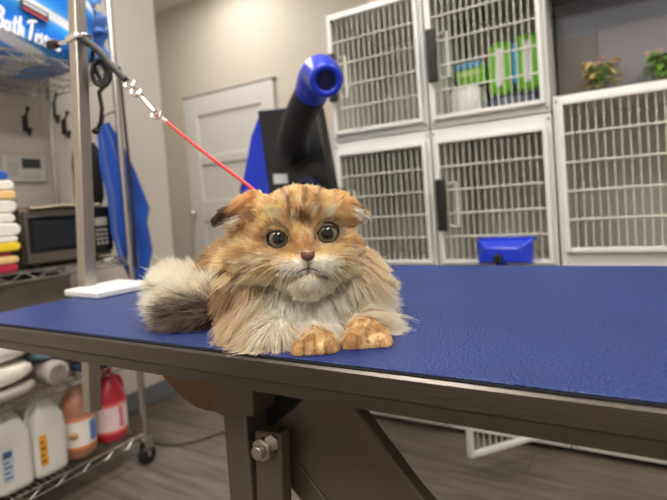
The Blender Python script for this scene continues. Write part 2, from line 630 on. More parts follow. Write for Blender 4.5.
# blue box with black knob hung on the middle cage door
t = thing('blue_box', (-.458, CY-.07, .725), 'blue plastic box with a black knob hung on the kennel door above the mat edge', 'box')
b_ = MB()
yb = CY-.026
P = [(-.556, .737), (-.362, .737), (-.358, .828), (-.556, .826)]
Pf = [(-.548, .748), (-.37, .748), (-.40, .80), (-.52, .80)]
A = [b_.bm.verts.new((x, yb, z)) for x, z in P]
B = [b_.bm.verts.new((x, yb-.045, z)) for x, z in P]
Cc = [b_.bm.verts.new((x, yb-.075, z)) for x, z in Pf]
b_.bm.faces.new(A)
for U_, V_ in ((A, B), (B, Cc)):
    for i in range(4):
        b_.bm.faces.new((U_[i], U_[(i+1) % 4], V_[(i+1) % 4], V_[i]))
b_.bm.faces.new(Cc)
b_.box((-.49, yb-.06, .722), (-.455, yb-.02, .74))
b_.build('housing', BLUEP, t, bevel=.004)
MB().box((-.562, yb-.004, .822), (-.352, yb, .834)).build('hanging_lip', BLUEP, t, bevel=.002)
MB().cyl((-.474, yb-.095, .762), (-.474, yb-.065, .762), .016, .019, seg=16).build('knob', BLACK, t, bevel=.003)['label'] = 'black round knob'
t.location.z -= .012

# flowering plants on the wide cage
LEAF = mat('green leaves', (92, 128, 48), .5, 0, .4, .25, 60)
LEAF2 = mat('yellow red leaves', (168, 150, 84), .5, 0, .4, .35, 60)
PINK = mat('pink petals', (240, 190, 165), .6, 0, .3, .1, 60)
POT = mat('dull green pot', (84, 92, 62), .8)


def plant(x, y, z, label, leafm, spread, nl, nf, tall, seed):
    rr = random.Random(seed)
    t = thing('potted_plant', (x, y, z), label, 'plant')
    MB().lathe((x, y, z), [(.022, 0), (.028, .032), (.031, .032), (.031, .038), (.026, .038), (.025, .032)], 20).build('pot', POT, t)
    st = MB()
    lf = MB()
    fl = MB()
    for i in range(nl+nf):
        a = rr.uniform(0, 2*pi)
        rad = spread*sqrt(rr.uniform(.02, 1))
        top = Vector((x+cos(a)*rad, y+sin(a)*rad*.8, z+.03+(tall-.03)*(rr.uniform(.0, 1))))
        if i >= nl: top.z = z+tall*rr.uniform(.9, 1.15)
        base = Vector((x+cos(a)*.008, y+sin(a)*.008, z+.045))
        st.tube([base, (base+top)/2+Vector((0, 0, .015)), top], .0014, 5, smooth=3)
        if i < nl:
            q = Matrix.Rotation(a, 3, 'Z') @ Matrix.Rotation(rr.uniform(-.5, .6), 3, 'Y')
            L_ = rr.uniform(.018, .03)

            def leaf(u, v_, q=q, top=top, L_=L_):
                wdt = sin(pi*min(1, u*.93+.04))**.8*L_*.42
                return top+q @ Vector((u*L_*1.4-L_*.4, (v_-.5)*2*wdt, -u*u*L_*.4+abs(v_-.5)*L_*.25))
            lf.grid(leaf, 5, 4, .0006)
        else:
            for k in range(6):
                q = Matrix.Rotation(k*pi/3, 3, 'Z')
                fl.sph(top+q @ Vector((.007, 0, .001)), (.007, .005, .002), 8, q)
            fl.sph(top, .003, 8)
    st.build('stem', LEAF, t)
    lf.build('leaf', leafm, t)
    if nf: fl.build('flower', PINK, t)
    return t


plant(-.125, 2.12, 1.326, 'potted plant with reddish yellow leaves on the wide white cage', LEAF2, .062, 46, 5, .115, 3)
plant(.068, 2.12, 1.326, 'potted plant with pink blossoms and green leaves at the right picture edge', LEAF, .055, 40, 7, .11, 5)

# ------------------------------------------------------------ wire shelf rack on the left
RX0, RX1, RY0, RY1 = -2.24, -1.77, .12, 1.31
rack = thing('wire_shelf_rack', ((RX0+RX1)/2, (RY0+RY1)/2, 0), 'chrome wire shelving rack on casters along the left wall', 'rack')
for x in (RX0, RX1):
    for y in (RY0, RY1):
        MB().cyl((x, y, .10), (x, y, 2.0), .0125, seg=14).build('post', CHROME, rack)
        cz = .038
        w_ = MB().cyl((x-.012, y, cz), (x+.012, y, cz), .0375, seg=20).build('caster_wheel', RUBBER, rack, bevel=.004)
        MB().box((x-.018, y-.02, .06), (x-.0135, y+.02, .105)).box((x+.0135, y-.02, .06), (x+.018, y+.02, .105)).box((x-.018, y-.02, .098), (x+.018, y+.02, .105)).cyl((x-.02, y, cz), (x+.02, y, cz), .006).box((x-.018, y-.008, .036), (x-.0135, y+.008, .07)).box((x+.0135, y-.008, .036), (x+.018, y+.008, .07)).build('caster_fork', CHROME, rack, bevel=.001)
SHELVES = [.125, .44, .845, 1.585]
for z in SHELVES:
    s_ = MB()
    for zz in (z, z-.028):
        for x in (RX0, RX1): s_.cyl((x, RY0, zz), (x, RY1, zz), .0032, seg=6)
        for y in (RY0, RY1): s_.cyl((RX0, y, zz), (RX1, y, zz), .0032, seg=6)
    for x in (RX0, RX1):
        k = 26
        pts = [(x, RY0+(RY1-RY0)*i/k, z if i % 2 else z-.028) for i in range(k+1)]
        for a, b2 in zip(pts, pts[1:]): s_.cyl(a, b2, .0026, seg=6)
    for y in (RY0, RY1):
        k = 10
        pts = [(RX0+(RX1-RX0)*i/k, y, z if i % 2 else z-.028) for i in range(k+1)]
        for a, b2 in zip(pts, pts[1:]): s_.cyl(a, b2, .0026, seg=6)
    n_ = int((RY1-RY0)/.022)
    for i in range(1, n_):
        y = RY0+(RY1-RY0)*i/n_
        s_.cyl((RX0, y, z+.003), (RX1, y, z+.003), .0018, seg=5, caps=False)
    for x in (RX0+.12, (RX0+RX1)/2, RX1-.12): s_.cyl((x, RY0, z-.002), (x, RY1, z-.002), .003, seg=6)
    s_.build('wire_shelf', CHROME, rack)
    for x in (RX0, RX1):
        for y in (RY0, RY1): pass
ZT = .0055  # shelf wire top above shelf height

# bath tissue pack on the top shelf
zt = SHELVES[3]+ZT
TP = thing('tissue_pack', (-2.0, .93, zt), 'large blue plastic pack of bath tissue on the top wire shelf', 'tissue pack')
b_ = MB()
bmesh.ops.create_cube(b_.bm, size=2)
bmesh.ops.subdivide_edges(b_.bm, edges=b_.bm.edges, cuts=15, use_grid_fill=True)
PH = (.22, .36, .19)
for v_ in b_.bm.verts:
    x, y, z = v_.co
    e = 7.0
    l_ = (abs(x)**e+abs(y)**e+abs(z)**e)**(1/e)
    q = Vector((x, y, z))/l_
    q = Vector((q.x*PH[0], q.y*PH[1], q.z*PH[2]))
    q.x += .006*cos(q.z*50)*(1 if q.x > 0 else -1)
    q += noise.noise_vector(q*9)*.008
    v_.co = Vector((-2.005, .93, zt+.192))+q
b_.build('wrap', TISSUEM, TP)
# crumpled gathered ends
e_ = MB()
for j in range(5):
    def fl_(u, v_, j=j):
        z = zt+.06+.07*j+(v_-.5)*(.09)*(.4+u)
        return Vector((-1.86+.04*sin(j*2.1+u*5)+.02*sin(v_*9+j), 1.27+u*(.05+.012*(j % 3)), z+.008*sin(u*11+j)))
    e_.grid(fl_, 6, 6, .001)
e_.build('gathered_end', mat('blue white film', (120, 160, 225), .25, 0, .5, .35, 30), TP)
# lettering, brush strokes
GL = {
    'B': [[(.12, 0), (.2, .5), (.28, 1.0)], [(.02, .88), (.3, 1.08), (.58, .95), (.5, .68), (.24, .56)], [(.24, .56), (.55, .5), (.52, .16), (.28, -.02), (.05, .06)]],
    'a': [[(.42, .46), (.2, .5), (.06, .25), (.16, .02), (.36, .14), (.46, .46)], [(.46, .48), (.42, .1), (.55, .02)]],
    't': [[(.3, .9), (.2, .3), (.24, .03), (.4, .04)], [(.05, .58), (.45, .64)]],
    'h': [[(.22, 1.02), (.1, .02)], [(.14, .3), (.3, .5), (.42, .4), (.38, .05), (.5, .02)]],
    'T': [[(.02, .85), (.3, .98), (.75, 1.02)], [(.42, .98), (.3, .4), (.2, 0)]],
    'i': [[(.16, .48), (.1, .08), (.22, .02)], [(.2, .68), (.21, .7)]],
    's': [[(.36, .44), (.2, .5), (.14, .36), (.32, .2), (.22, .02), (.03, .06)]],
    'u': [[(.08, .48), (.06, .1), (.22, .02), (.36, .2), (.4, .48)], [(.4, .48), (.38, .08), (.5, .02)]],
    'e': [[(.08, .24), (.34, .3), (.3, .48), (.12, .42), (.08, .12), (.22, .0), (.42, .1)]],
}
ADV = {'B': .66, 'a': .56, 't': .44, 'h': .56, 'T': .6, 'i': .28, 's': .42, 'u': .56, 'e': .48, ' ': .18}
WHITEP = mat('white print', (240, 244, 248), .4)
tx = MB()


def surf(y, z):
    return Vector((-1.775, y, z))


base = onX(-5, 27, -1.775)
top = onX(-1, 1, -1.775)
hgt = .068
cx_ = 0
for ch in 'Bath Tissue':
    if ch == ' ':
        cx_ += ADV[' ']
        continue
    for strk in GL[ch]:
        pts = [Vector((-1.777, base.y+(cx_+p[0]+p[1]*.15)*hgt*.62, base.z+p[1]*hgt*1.0 - .16*(cx_*hgt*.62))) for p in strk]
        tx.tube(pts, [.0038, .0056, .0042], 6, smooth=4)
    cx_ += ADV[ch]
tx.build('bath_tissue_lettering', WHITEP, TP)
lg = MB()
ya, za = onX(20, 4, -1.778).y, onX(20, 6, -1.778).z
lo_ = lambda y, z, h, l_, x: [(x, y, z), (x, y+l_, z-.30*l_), (x, y+l_, z-.30*l_+h), (x, y, z+h)]
MB().prism(lo_(ya, za, .030, .095, -1.778), (.004, 0, 0)).build('logo_patch', mat('dark logo', (50, 42, 48), .4), TP, bevel=.002)
MB().prism(lo_(ya+.008, za-.008, .008, .08, -1.774), (.002, 0, 0)).build('logo_stripe', mat('logo red', (190, 60, 60), .4), TP)
lt = MB()
for k in range(9):
    yy = ya+.01+k*.0088
    lt.prism(lo_(yy, za+.012-.3*(yy-ya), .011, .005, -1.774), (.002, 0, 0))
lt.build('logo_lettering', WHITEP, TP)

# microwave on the middle shelf
MZ = SHELVES[2]+ZT
my0, my1, mz1, mx1 = .932, 1.275, MZ+.205, -1.83
MW = thing('microwave', (-1.98, (my0+my1)/2, MZ), 'steel and black microwave on the rack shelf behind the upright post', 'microwave')
MS = mat('dull microwave steel', (104, 98, 90), .4, .5, .5, .06, 10)
MB().box((-2.18, my0, MZ+.01), (mx1, my1, mz1)).build('body', MS, MW, bevel=.006)
for x in (-2.14, -1.87):
    for y in (my0+.05, my1-.05): MB().cyl((x, y, MZ), (x, y, MZ+.012), .012).build('foot', RUBBER, MW)
split = my1-.10
dr_ = MB().box((mx1, my0+.004, MZ+.014), (mx1+.018, split-.004, mz1-.004)).build('door', MS, MW, bevel=.004)
MB().box((mx1+.014, my0+.016, MZ+.05), (mx1+.0195, split-.02, mz1-.028)).build('window', mat('black glass', (12, 13, 16), .12), dr_, bevel=.002)
MB().box((mx1+.0175, my0+.03, MZ+.065), (mx1+.0205, split-.045, mz1-.045)).build('window_mesh', mat('dark screen', (30, 32, 38), .3), dr_, bevel=.001)
cp = MB().box((mx1, split, MZ+.03), (mx1+.018, my1-.004, mz1-.004)).build('control_panel', mat('panel black', (22, 21, 22), .25), MW, bevel=.003)
bt = MB()
for r_ in range(4):
    for c_ in range(3):
        bt.box((mx1+.0175, split+.024+c_*.018, MZ+.055+r_*.017), (mx1+.0195, split+.036+c_*.018, MZ+.065+r_*.017))
bt.box((mx1+.0175, split+.022, MZ+.128), (mx1+.0195, split+.074, MZ+.160))
bt.build('keypad', mat('keypad grey', (150, 146, 140), .4), cp)

# folded cloth sheet lying on the microwave
tag_ = MB().grid(lambda u, v_: Vector((-2.13+.33*u, .955+.26*v_, mz1+.0095+.003*sin(v_*9+u*4))), 8, 10, .006)
prop(tag_.build('folded_cloth', mat('cream cloth', (215, 198, 170), .9)), 'flat cream folded cloth lying on top of the microwave', 'cloth')

# black bag on top shelf of microwave end
BGY = 1.262
t = thing('black_bag', (-1.93, 1.22, mz1), 'black fabric bag standing on the microwave behind the blue towel', 'bag')
b_ = MB()
bmesh.ops.create_cube(b_.bm, size=2)
bmesh.ops.subdivide_edges(b_.bm, edges=b_.bm.edges, cuts=6, use_grid_fill=True)
for v_ in b_.bm.verts:
    x, y, z = v_.co
    l_ = (abs(x)**5+abs(y)**5+abs(z)**5)**.2
    q = Vector((x, y, z))/l_
    v_.co = Vector((-1.93+q.x*.06, BGY+q.y*.034*(1-.12*q.z), mz1+.13+q.z*.13))+noise.noise_vector(q*3)*.005
b_.build('pouch', mat('black fabric', (26, 27, 30), .85, bump=.4), t)
MB().tube([(-1.93, BGY-.02, mz1+.25), (-1.93, BGY-.015, mz1+.29), (-1.93, BGY+.015, mz1+.29), (-1.93, BGY+.02, mz1+.25)], .005, smooth=5).build('strap', BLACK, t)

# towel stack at the left of the middle shelf
cols = [((178, 40, 66), 'dark red'), ((226, 190, 130), 'tan'), ((150, 40, 48), 'maroon'), ((240, 208, 40), 'yellow'), ((238, 232, 222), 'white'),
        ((235, 228, 218), 'white'), ((228, 222, 214), 'white'), ((240, 234, 224), 'white'), ((238, 200, 140), 'peach'), ((236, 236, 232), 'white'), ((44, 92, 180), 'blue')]
th = [.028, .024, .015, .030, .018, .044, .032, .044, .030, .034, .030]
wd = [0, .006, -.01, .012, .010, .010, .003, .004, .012, .008, -.004]
place = ['at the very bottom of the stack', 'second from the bottom of the stack', 'under the yellow towel', 'in the lower stack', 'directly on the yellow towel',
         'plumpest, low in the stack', 'in the middle of the stack', 'just under the peach towel', 'sticking out past the others', 'directly under the blue towel', 'topmost of the stack']
z = MZ
FTY1 = .893
for i, ((cc, nm), h_, w2) in enumerate(zip(cols, th, wd)):
    M_ = mat('terry '+nm, cc, .95, 0, .2, .05, 40, .5, 500, sheen=.3)
    t = thing('folded_towel', (-1.90, .68, z), nm+' folded towel '+place[i]+' left of the microwave', 'towel', 'folded towels stacked left of the microwave')
    o_ = MB()
    y1 = FTY1+w2-.02
    y0 = .46
    for k, (za_, zb_) in enumerate(((0, 1),)):
        zc = z+h_*(za_+zb_)/2
        bmx = MB()
        hh = h_*.498
        # rounded slab
        prof = []
        for a in np.linspace(-pi/2, pi/2, 9):
            prof.append((y1+cos(a)*hh*1.0, zc+sin(a)*hh))
        for a in np.linspace(pi/2, 3*pi/2, 9):
            prof.append((y0+cos(a)*hh, zc+sin(a)*hh))
        o_.prism([(-2.06, p[0], p[1]) for p in prof], (.285+w2*.3, 0, 0))
    o_.build('fold', M_, t, bevel=min(.006, h_*.2), seg=3)
    z += h_+.0003

# storage bins below the microwave
for (y0, y1, lab) in ((.40, .855, 'brown grey storage bin under the shelf beneath the towel stack'), (.865, 1.12, 'brown grey storage bin under the shelf beneath the microwave')):
    t = thing('storage_bin', (-2.0, (y0+y1)/2, SHELVES[1]+ZT), lab, 'bin')
    x0, x1, z0, z1 = -2.18, -1.88, SHELVES[1]+.135, SHELVES[2]-.05
    BM_ = mat('grey brown plastic bin', (108, 100, 90), .6)
    z0 = SHELVES[1]+ZT
    k = MB()
    k.box((x0, y0, z0), (x1, y1, z0+.006)).box((x0, y0, z0+.006), (x0+.006, y1, z1)).box((x1-.006, y0, z0+.006), (x1, y1, z1)).box((x0+.006, y0, z0+.006), (x1-.006, y0+.006, z1)).box((x0+.006, y1-.006, z0+.006), (x1-.006, y1, z1))
    k.build('body', BM_, t)
    MB().box((x0-.005, y0-.004, z1), (x1+.005, y1+.004, z1+.014)).build('lid', BM_, t, bevel=.003)

# towels and linen in front on the lower shelf
LZ = SHELVES[1]+ZT


def towel_pile(name, y0, y1, x0, x1, z, h, mm, label, cat_='towel', grp='linen on the lower shelf'):
    o = MB()

    def f(u, v_):
        a = v_*2*pi
        e = .6
        ca, sa = cos(a), sin(a)
        yy = (y0+y1)/2+(y1-y0)/2*math.copysign(abs(ca)**.45, ca)
        zz = z+h/2+h/2*math.copysign(abs(sa)**.62, sa)
        taper = sin(pi*min(max(u, .0), 1))**.18 if 0 < u < 1 else .0
        p = Vector((x0+(x1-x0)*u, (y0+y1)/2+(yy-(y0+y1)/2)*taper, z+h/2+(zz-z-h/2)*taper))
        nz = noise.noise_vector(p*14)*.007*taper
        nz.z = abs(nz.z)*.4 if zz < z+h*.3 else nz.z
        return p+nz
    o.grid(f, 14, 28)
    bmesh.ops.remove_doubles(o.bm, verts=o.bm.verts, dist=.0004)
    ob = o.build(name, mm)
    return prop(ob, label, cat_, grp)


GREYT = mat('grey terry', (168, 160, 154), .95, 0, .2, .08, 40, .5, 500)
towel_pile('folded_towel', .42, .905, -1.87, -1.712, LZ, .050, GREYT, 'grey towel draped lowest at the front of the lower shelf')
towel_pile('folded_towel', .42, .900, -1.87, -1.712, LZ+.051, .068, mat('cream terry', (228, 222, 208), .95, 0, .2, .05, 40, .5, 500), 'cream white towel directly on the grey towel of the lower shelf')
towel_pile('folded_towel', .42, .915, -1.87, -1.718, LZ+.123, .090, TOWELW, 'plump white towel topmost of the pile on the lower shelf')
RCY = .962
t = thing('rolled_towel', (-1.80, RCY, LZ), 'grey rolled towel with its spiral end showing beside the white pile', 'towel')
rl = MB().cyl((-1.87, RCY, LZ+.043), (-1.73, RCY, LZ+.043), .042, seg=24)
rl.build('roll', GREYT, t, bevel=.008)
sp = MB()
sp.tube([Vector((-1.729, RCY+cos(a)*(.004+.0048*a/pi), LZ+.043+sin(a)*(.004+.0048*a/pi))) for a in np.linspace(0, 6*pi, 60)], .0022, 6)
sp.build('spiral_edge', mat('dark fold line', (110, 104, 100), .9), t)
towel_pile('folded_cloth', 1.06, 1.25, -1.872, -1.74, LZ, .034, mat('navy cloth', (36, 44, 76), .9), 'navy folded cloth right of the rolled towel on the lower shelf', 'cloth')
towel_pile('folded_cloth', 1.07, 1.22, -1.872, -1.75, LZ+.035, .022, mat('tan cloth', (196, 170, 120), .9), 'tan folded cloth lying on the navy cloth', 'cloth')
towel_pile('folded_cloth', .50, .83, -1.865, -1.76, LZ+.213, .034, mat('dull red cloth', (150, 62, 60), .9), 'dull red cloth lying on the white towel pile', 'cloth')
towel_pile('folded_cloth', .905, 1.05, -1.865, -1.76, LZ+.0865, .075, mat('teal cloth', (108, 140, 150), .9), 'teal cloth heaped on the grey rolled towel', 'cloth')

# jugs on the bottom shelf
JZ = SHELVES[0]+ZT
JW = mat('white jug plastic', (226, 224, 218), .4, 0, .5, .03, 8)


def square_jug(y, label, part):
    x = -1.855
    t = thing('chemical_jug', (x, y, JZ), label, 'jug', 'white jugs on the bottom shelf')
    b_ = MB()
    b_.lathe((x, y, JZ), [(.05, 0), (.058, .006), (.06, .02), (.06, .17), (.056, .195), (.034, .235), (.022, .25), (.022, .262), (.018, .262)], 32, superell=5)
    b_.build('bottle', JW, t, angle=60)
    MB().cyl((x, y, JZ+.258), (x, y, JZ+.280), .021, seg=20).build('cap', mat('white cap', (215, 214, 208), .4), t, bevel=.002)
    MB().tube([(x, y-.012, JZ+.245), (x, y-.040, JZ+.235), (x, y-.052, JZ+.20), (x, y-.05, JZ+.16)], .010, 10, smooth=5).build('handle', JW, t)
    lb = MB().box((x+.0595, y-.044, JZ+.045), (x+.062, y+(-.01 if part == 'blue' else -.020), JZ+.15))
    if part == 'blue':
        l_ = lb.build('label_sticker', mat('pale label', (190, 200, 212), .5), t)
        s_ = MB()
        for k in range(5):
            s_.box((x+.0615, y-.040, JZ+.055+k*.017), (x+.0628, y-.016-(k % 2)*.006, JZ+.061+k*.017))
        s_.box((x+.0615, y-.040, JZ+.125), (x+.0628, y-.014, JZ+.143))
        s_.build('label_print', mat('blue grey print', (70, 100, 140), .5), l_)
    else:
        l_ = lb.build('label_sticker', mat('amber label', (232, 168, 50), .5), t)
        s_ = MB()
        for k in range(4):
            s_.box((x+.0615, y-.041, JZ+.055+k*.022), (x+.0628, y-.026-(k % 2)*.005, JZ+.064+k*.022))
        s_.build('label_print', mat('dark amber print', (150, 95, 40), .5), l_)
    return t


square_jug(.835, 'white square jug with a blue print label, nearest the left picture edge', 'blue')
square_jug(.955, 'white square jug with an amber label, right of the blue labelled jug', 'amber')


def round_jug(y, body, label, lab_cols, nm):
    x = -1.86
    t = thing('shampoo_jug', (x, y, JZ), label, 'jug')
    MB().lathe((x, y, JZ), [(.052, 0), (.06, .008), (.063, .03), (.063, .155), (.058, .18), (.044, .215), (.026, .245), (.019, .256), (.019, .27), (.016, .27)], 32).build('bottle', body, t, angle=60)
    MB().cyl((x, y, JZ+.264), (x, y, JZ+.286), .020, seg=20).build('cap', mat(nm+' cap', lab_cols[3], .4), t, bevel=.002)
    MB().tube([(x+.01, y+.012, JZ+.25), (x+.015, y+.04, JZ+.235), (x+.015, y+.052, JZ+.20), (x+.01, y+.05, JZ+.17)], .008, 10, smooth=5).build('handle', body, t)
    # curved label
    lab = MB()

    def arc(z0, z1, a0, a1, r_):
        lab_ = MB()
        lab_.grid(lambda u, v_: Vector((x+cos(a0+(a1-a0)*u)*r_, y+sin(a0+(a1-a0)*u)*r_, JZ+z0+(z1-z0)*v_)), 20, 2, .0006)
        return lab_
    l_ = arc(.035, .150, radians(-110), radians(100), .0645).build('label_sticker', mat(nm+' wrap label', lab_cols[0], .5), t)
    arc(.036, .046, radians(-108), radians(98), .0655).build('label_edge', mat(nm+' edge', lab_cols[1], .5), l_)
    arc(.140, .149, radians(-108), radians(98), .0655).build('label_edge', mat(nm+' edge', lab_cols[1], .5), l_)
    arc(.055, .13, radians(8), radians(38), .0655).build('label_print', mat(nm+' print', lab_cols[2], .5), l_)
    if nm == 'amber':
        s_ = MB()
        s_.sph((x+.064*cos(-.75), y+.064*sin(-.75), JZ+.09), (.016, .016, .012), 14)
        s_.build('label_picture', mat('oat picture', (176, 130, 70), .6), l_)
    else:
        s_ = MB()
        for k in range(5):
            a = radians(2)
            s_.box((x+.0635, y-.004+.002*k % .006, JZ+.06+.015*k), (x+.0665, y+.012, JZ+.070+.015*k))
        s_.build('label_lettering', mat('red lettering', (200, 60, 70), .5), l_)
    return t


round_jug(1.085, mat('amber brown shampoo', (172, 120, 92), .3, 0, .5, .05, 10), 'amber brown round jug with a white and orange label on the bottom shelf', [(238, 232, 224), (225, 120, 60), (90, 130, 200), (206, 198, 188)], 'amber')
round_jug(1.222, mat('red shampoo', (190, 42, 62), .3, 0, .5, .05, 10), 'red round jug with a white label at the right end of the bottom shelf', [(230, 205, 205), (235, 110, 90), (238, 222, 222), (190, 60, 76)], 'red')

# blue towel hanging from the rack corner
Lp = [(97, 128), (98, 150), (100, 170), (106, 200), (110, 235), (118, 262), (130, 282)]
Rp = [(108, 122), (120, 142), (134, 172), (148, 208), (146, 222), (152, 250), (145, 283)]
tw = MB()
XT = -1.792


def towf(u, v_):
    k = v_*(len(Lp)-1)
    i = min(int(k), len(Lp)-2)
    f_ = k-i
    l_ = Vector(Lp[i])*(1-f_)+Vector(Lp[i+1])*f_
    r_ = Vector(Rp[i])*(1-f_)+Vector(Rp[i+1])*f_
    q = l_*(1-u)+r_*u
    p = onX(q.x, q.y, XT)
    p.x += .011*sin(u*14+v_*2)*(.3+v_)
    return p


tw.grid(towf, 26, 30, .004)
t = thing('hanging_towel', onX(103, 124, XT), 'blue towel hanging at the right end of the wire rack', 'towel')
tw.build('cloth', BLUEC, t)
hk = onX(103, 124, XT)
MB().tube([hk+Vector((0, 0, -.01)), hk+Vector((.0, .008, .03)), (XT+.01, RY1-.01, hk.z+.05), (RX1-.012, RY1-.006, hk.z+.045)], .003, smooth=5).build('hanging_loop', BLACK, t)

# strap / cord running down the rack post
t_ = MB().tube([(RX1+.016, RY1+.012, 1.60), (RX1+.018, RY1+.015, 1.35), (RX1+.022, RY1+.016, 1.2), (RX1+.018, RY1+.016, .95), (RX1+.016, RY1+.014, .80)], .006, 8, smooth=6)
prop(t_.build('black_strap', BLACK), 'thin black strap hanging down along the right rack post', 'strap')

# wall panel (intercom) and hooks on left wall
a_, b2_ = onX(4, 151, XL), onX(48, 186, XL)
PYo = -.092
t = thing('wall_control_panel', (XL, 1.21, 1.19), 'white wall control panel with a dark screen above the microwave', 'control panel')
MB().box((XL, 1.205+PYo, 1.185), (XL+.025, 1.385+PYo, 1.302)).build('housing', mat('panel white', (205, 202, 196), .4), t, bevel=.006)
MB().box((XL+.0245, 1.28+PYo, 1.245), (XL+.027, 1.36+PYo, 1.288)).build('screen', mat('dark screen glass', (60, 60, 62), .2), t, bevel=.001)
k = MB()
for i in range(3): k.box((XL+.0245, 1.285+PYo+i*.026, 1.205), (XL+.028, 1.303+PYo+i*.026, 1.218))
k.build('button', mat('grey button', (185, 182, 178), .4), t, bevel=.001)
k = MB()
for i in range(6): k.box((XL+.0245, 1.222+PYo, 1.215+i*.010), (XL+.0265, 1.262+PYo, 1.219+i*.010))
k.build('speaker_slots', mat('slot grey', (165, 162, 158), .5), t)


def hook(px, py, label, s=1.0):
    p = onX(px, py, XL)
    t = thing('wall_hook', p, label, 'hook', 'black hooks on the left wall')
    MB().box((XL, p.y-.012, p.z-.03*s), (XL+.006, p.y+.012, p.z+.04*s)).build('plate', BLACKM, t, bevel=.002)
    MB().tube([(XL+.004, p.y, p.z+.03*s), (XL+.035, p.y-.006, p.z+.05*s), (XL+.05, p.y-.01, p.z+.06*s)], .005, smooth=4).sph((XL+.052, p.y-.01, p.z+.062*s), .010, 10).build('upper_prong', BLACKM, t)
    MB().tube([(XL+.004, p.y, p.z-.01*s), (XL+.03, p.y, p.z-.05*s), (XL+.045, p.y-.004, p.z-.03*s)], .005, smooth=4).sph((XL+.046, p.y-.004, p.z-.026*s), .009, 10).build('lower_prong', BLACKM, t)


hook(25, 125, 'black double wall hook above the white control panel', 1.0)
hook(64, 128, 'black double wall hook just left of the steel table post', 1.0)
hook(53, 112, 'black double wall hook between the other two hooks, highest on the wall', 1.1)

# ------------------------------------------------------------ grooming table
TX0, TX1, TY0, TY1, TZ = -.935, .36, .37, .982, .855
table = thing('grooming_table', ((TX0+TX1)/2, (TY0+TY1)/2, 0), 'steel grooming table with a blue pebbled mat under the cat', 'grooming table')
ORG[table.name] = Vector(((TX0+TX1)/2, (TY0+TY1)/2, 0))
table.location = ORG[table.name]
rim = MB()
rw = .012


def rrect(x0, y0, x1, y1, r_, n_=6):
    out = []
    for cx, cy, a0 in ((x1-r_, y1-r_, 0), (x0+r_, y1-r_, pi/2), (x0+r_, y0+r_, pi), (x1-r_, y0+r_, 3*pi/2)):
        for i in range(n_+1):
            a = a0+pi/2*i/n_
            out.append((cx+cos(a)*r_, cy+sin(a)*r_))
    return out


def loop_solid(mb, rings):
    V = [[mb.bm.verts.new(p) for p in ring] for ring in rings]
    k = len(V[0])
    m_ = len(V)
    for a in range(m_):
        A, B = V[a], V[(a+1) % m_]
        for i in range(k):
            mb.bm.faces.new((A[i], A[(i+1) % k], B[(i+1) % k], B[i]))


def rr(off, z, r_=.02):
    return [(x, y, z) for x, y in rrect(TX0+off, TY0+off, TX1-off, TY1-off, max(.004, r_-off))]


prof = [(.0015, TZ+.0008), (.0, TZ-.001), (-.0005, TZ-.018), (.0008, TZ-.0200), (.0045, TZ-.0212), (.0045, TZ-.033), (.020, TZ-.033), (.020, TZ-.004), (.0025, TZ+.0012)]
loop_solid(rim, [rr(o_, z_) for o_, z_ in prof])
rim.build('rim', RIM_STEEL, table, smooth=True, angle=25)
MB().prism([(x, y, TZ-.022) for x, y in rrect(TX0+.018, TY0+.018, TX1-.018, TY1-.018, .01)], (0, 0, .0205)).build('deck', DARK_STEEL, table)
mo = .0045
MB().prism([(x, y, TZ-.0015) for x, y in rrect(TX0+mo+.014, TY0+mo-.001, TX1-mo, TY1-mo, .018)], (0, 0, .0042)).build('mat_backing', mat('black foam backing', (18, 18, 20), .9, bump=.8, bscale=900), table)
mat_top = TZ+.0045
MB().prism([(x, y, TZ+.0028) for x, y in rrect(TX0+mo+.016, TY0+mo+.0012, TX1-mo, TY1-mo, .017)], (0, 0, mat_top-TZ-.0028)).build('mat', MATM, table, bevel=.0008)
CZ = mat_top
# leg, gusset, link, bolt, slanted lift arm, floor base
FY = .455
MB().box((-.462, FY, .10), (-.424, FY+.04, TZ-.022)).build('leg', DARK_STEEL, table, bevel=.003)
MB().box((.30, .93, .10), (.344, .97, TZ-.022)).build('leg', DARK_STEEL, table, bevel=.003)
g1 = [onY(x, y, FY-.003) for x, y in ((213, 372), (252, 375), (253, 417), (226, 417), (213, 412))]
MB().prism(g1, (0, .046, 0)).build('bracket', DARK_STEEL, table, bevel=.002)
g2 = [onY(x, y, FY+.006) for x, y in ((158, 360), (215, 366), (215, 412), (205, 411), (195, 407), (186, 401), (178, 394), (170, 385), (163, 378))]
MB().prism(g2, (0, .03, 0)).build('gusset', COPPER, table, bevel=.002)['label'] = 'curved coppery gusset plate'
l1 = [onY(x, y, FY+.002) for x, y in ((254, 431), (280, 434), (283, 520), (257, 520))]
MB().prism(l1, (0, .02, 0)).build('link', DARK_STEEL, table, bevel=.003)
bc = onY(266, 447, FY)
MB().cyl(bc+Vector((0, .0, 0)), bc+Vector((0, -.010, 0)), .014, seg=6).cyl(bc+Vector((0, -.010, 0)), bc+Vector((0, -.018, 0)), .008, seg=14).build('bolt', STEEL, table, bevel=.001)
bc2 = onY(274, 441, FY)
MB().cyl(bc2+Vector((0, .0, 0)), bc2+Vector((0, -.006, 0)), .010, seg=6).build('bolt', STEEL, table, bevel=.001)
AY = .49
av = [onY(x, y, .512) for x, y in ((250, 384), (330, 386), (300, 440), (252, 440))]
MB().prism(av, (0, .10, 0)).build('dark_gap_block', BLACKM, table, bevel=.003)  # black block put in for the shaded void between bracket and lift arm
dv = (onY(326, 500, AY)-onY(270, 429, AY)).normalized()
p1, p2, p3, p4 = onY(270, 429, AY), onY(303, 398, AY), onY(352, 404, AY), onY(418, 493, AY)
Lq = (p1.z-.09)/-dv.z
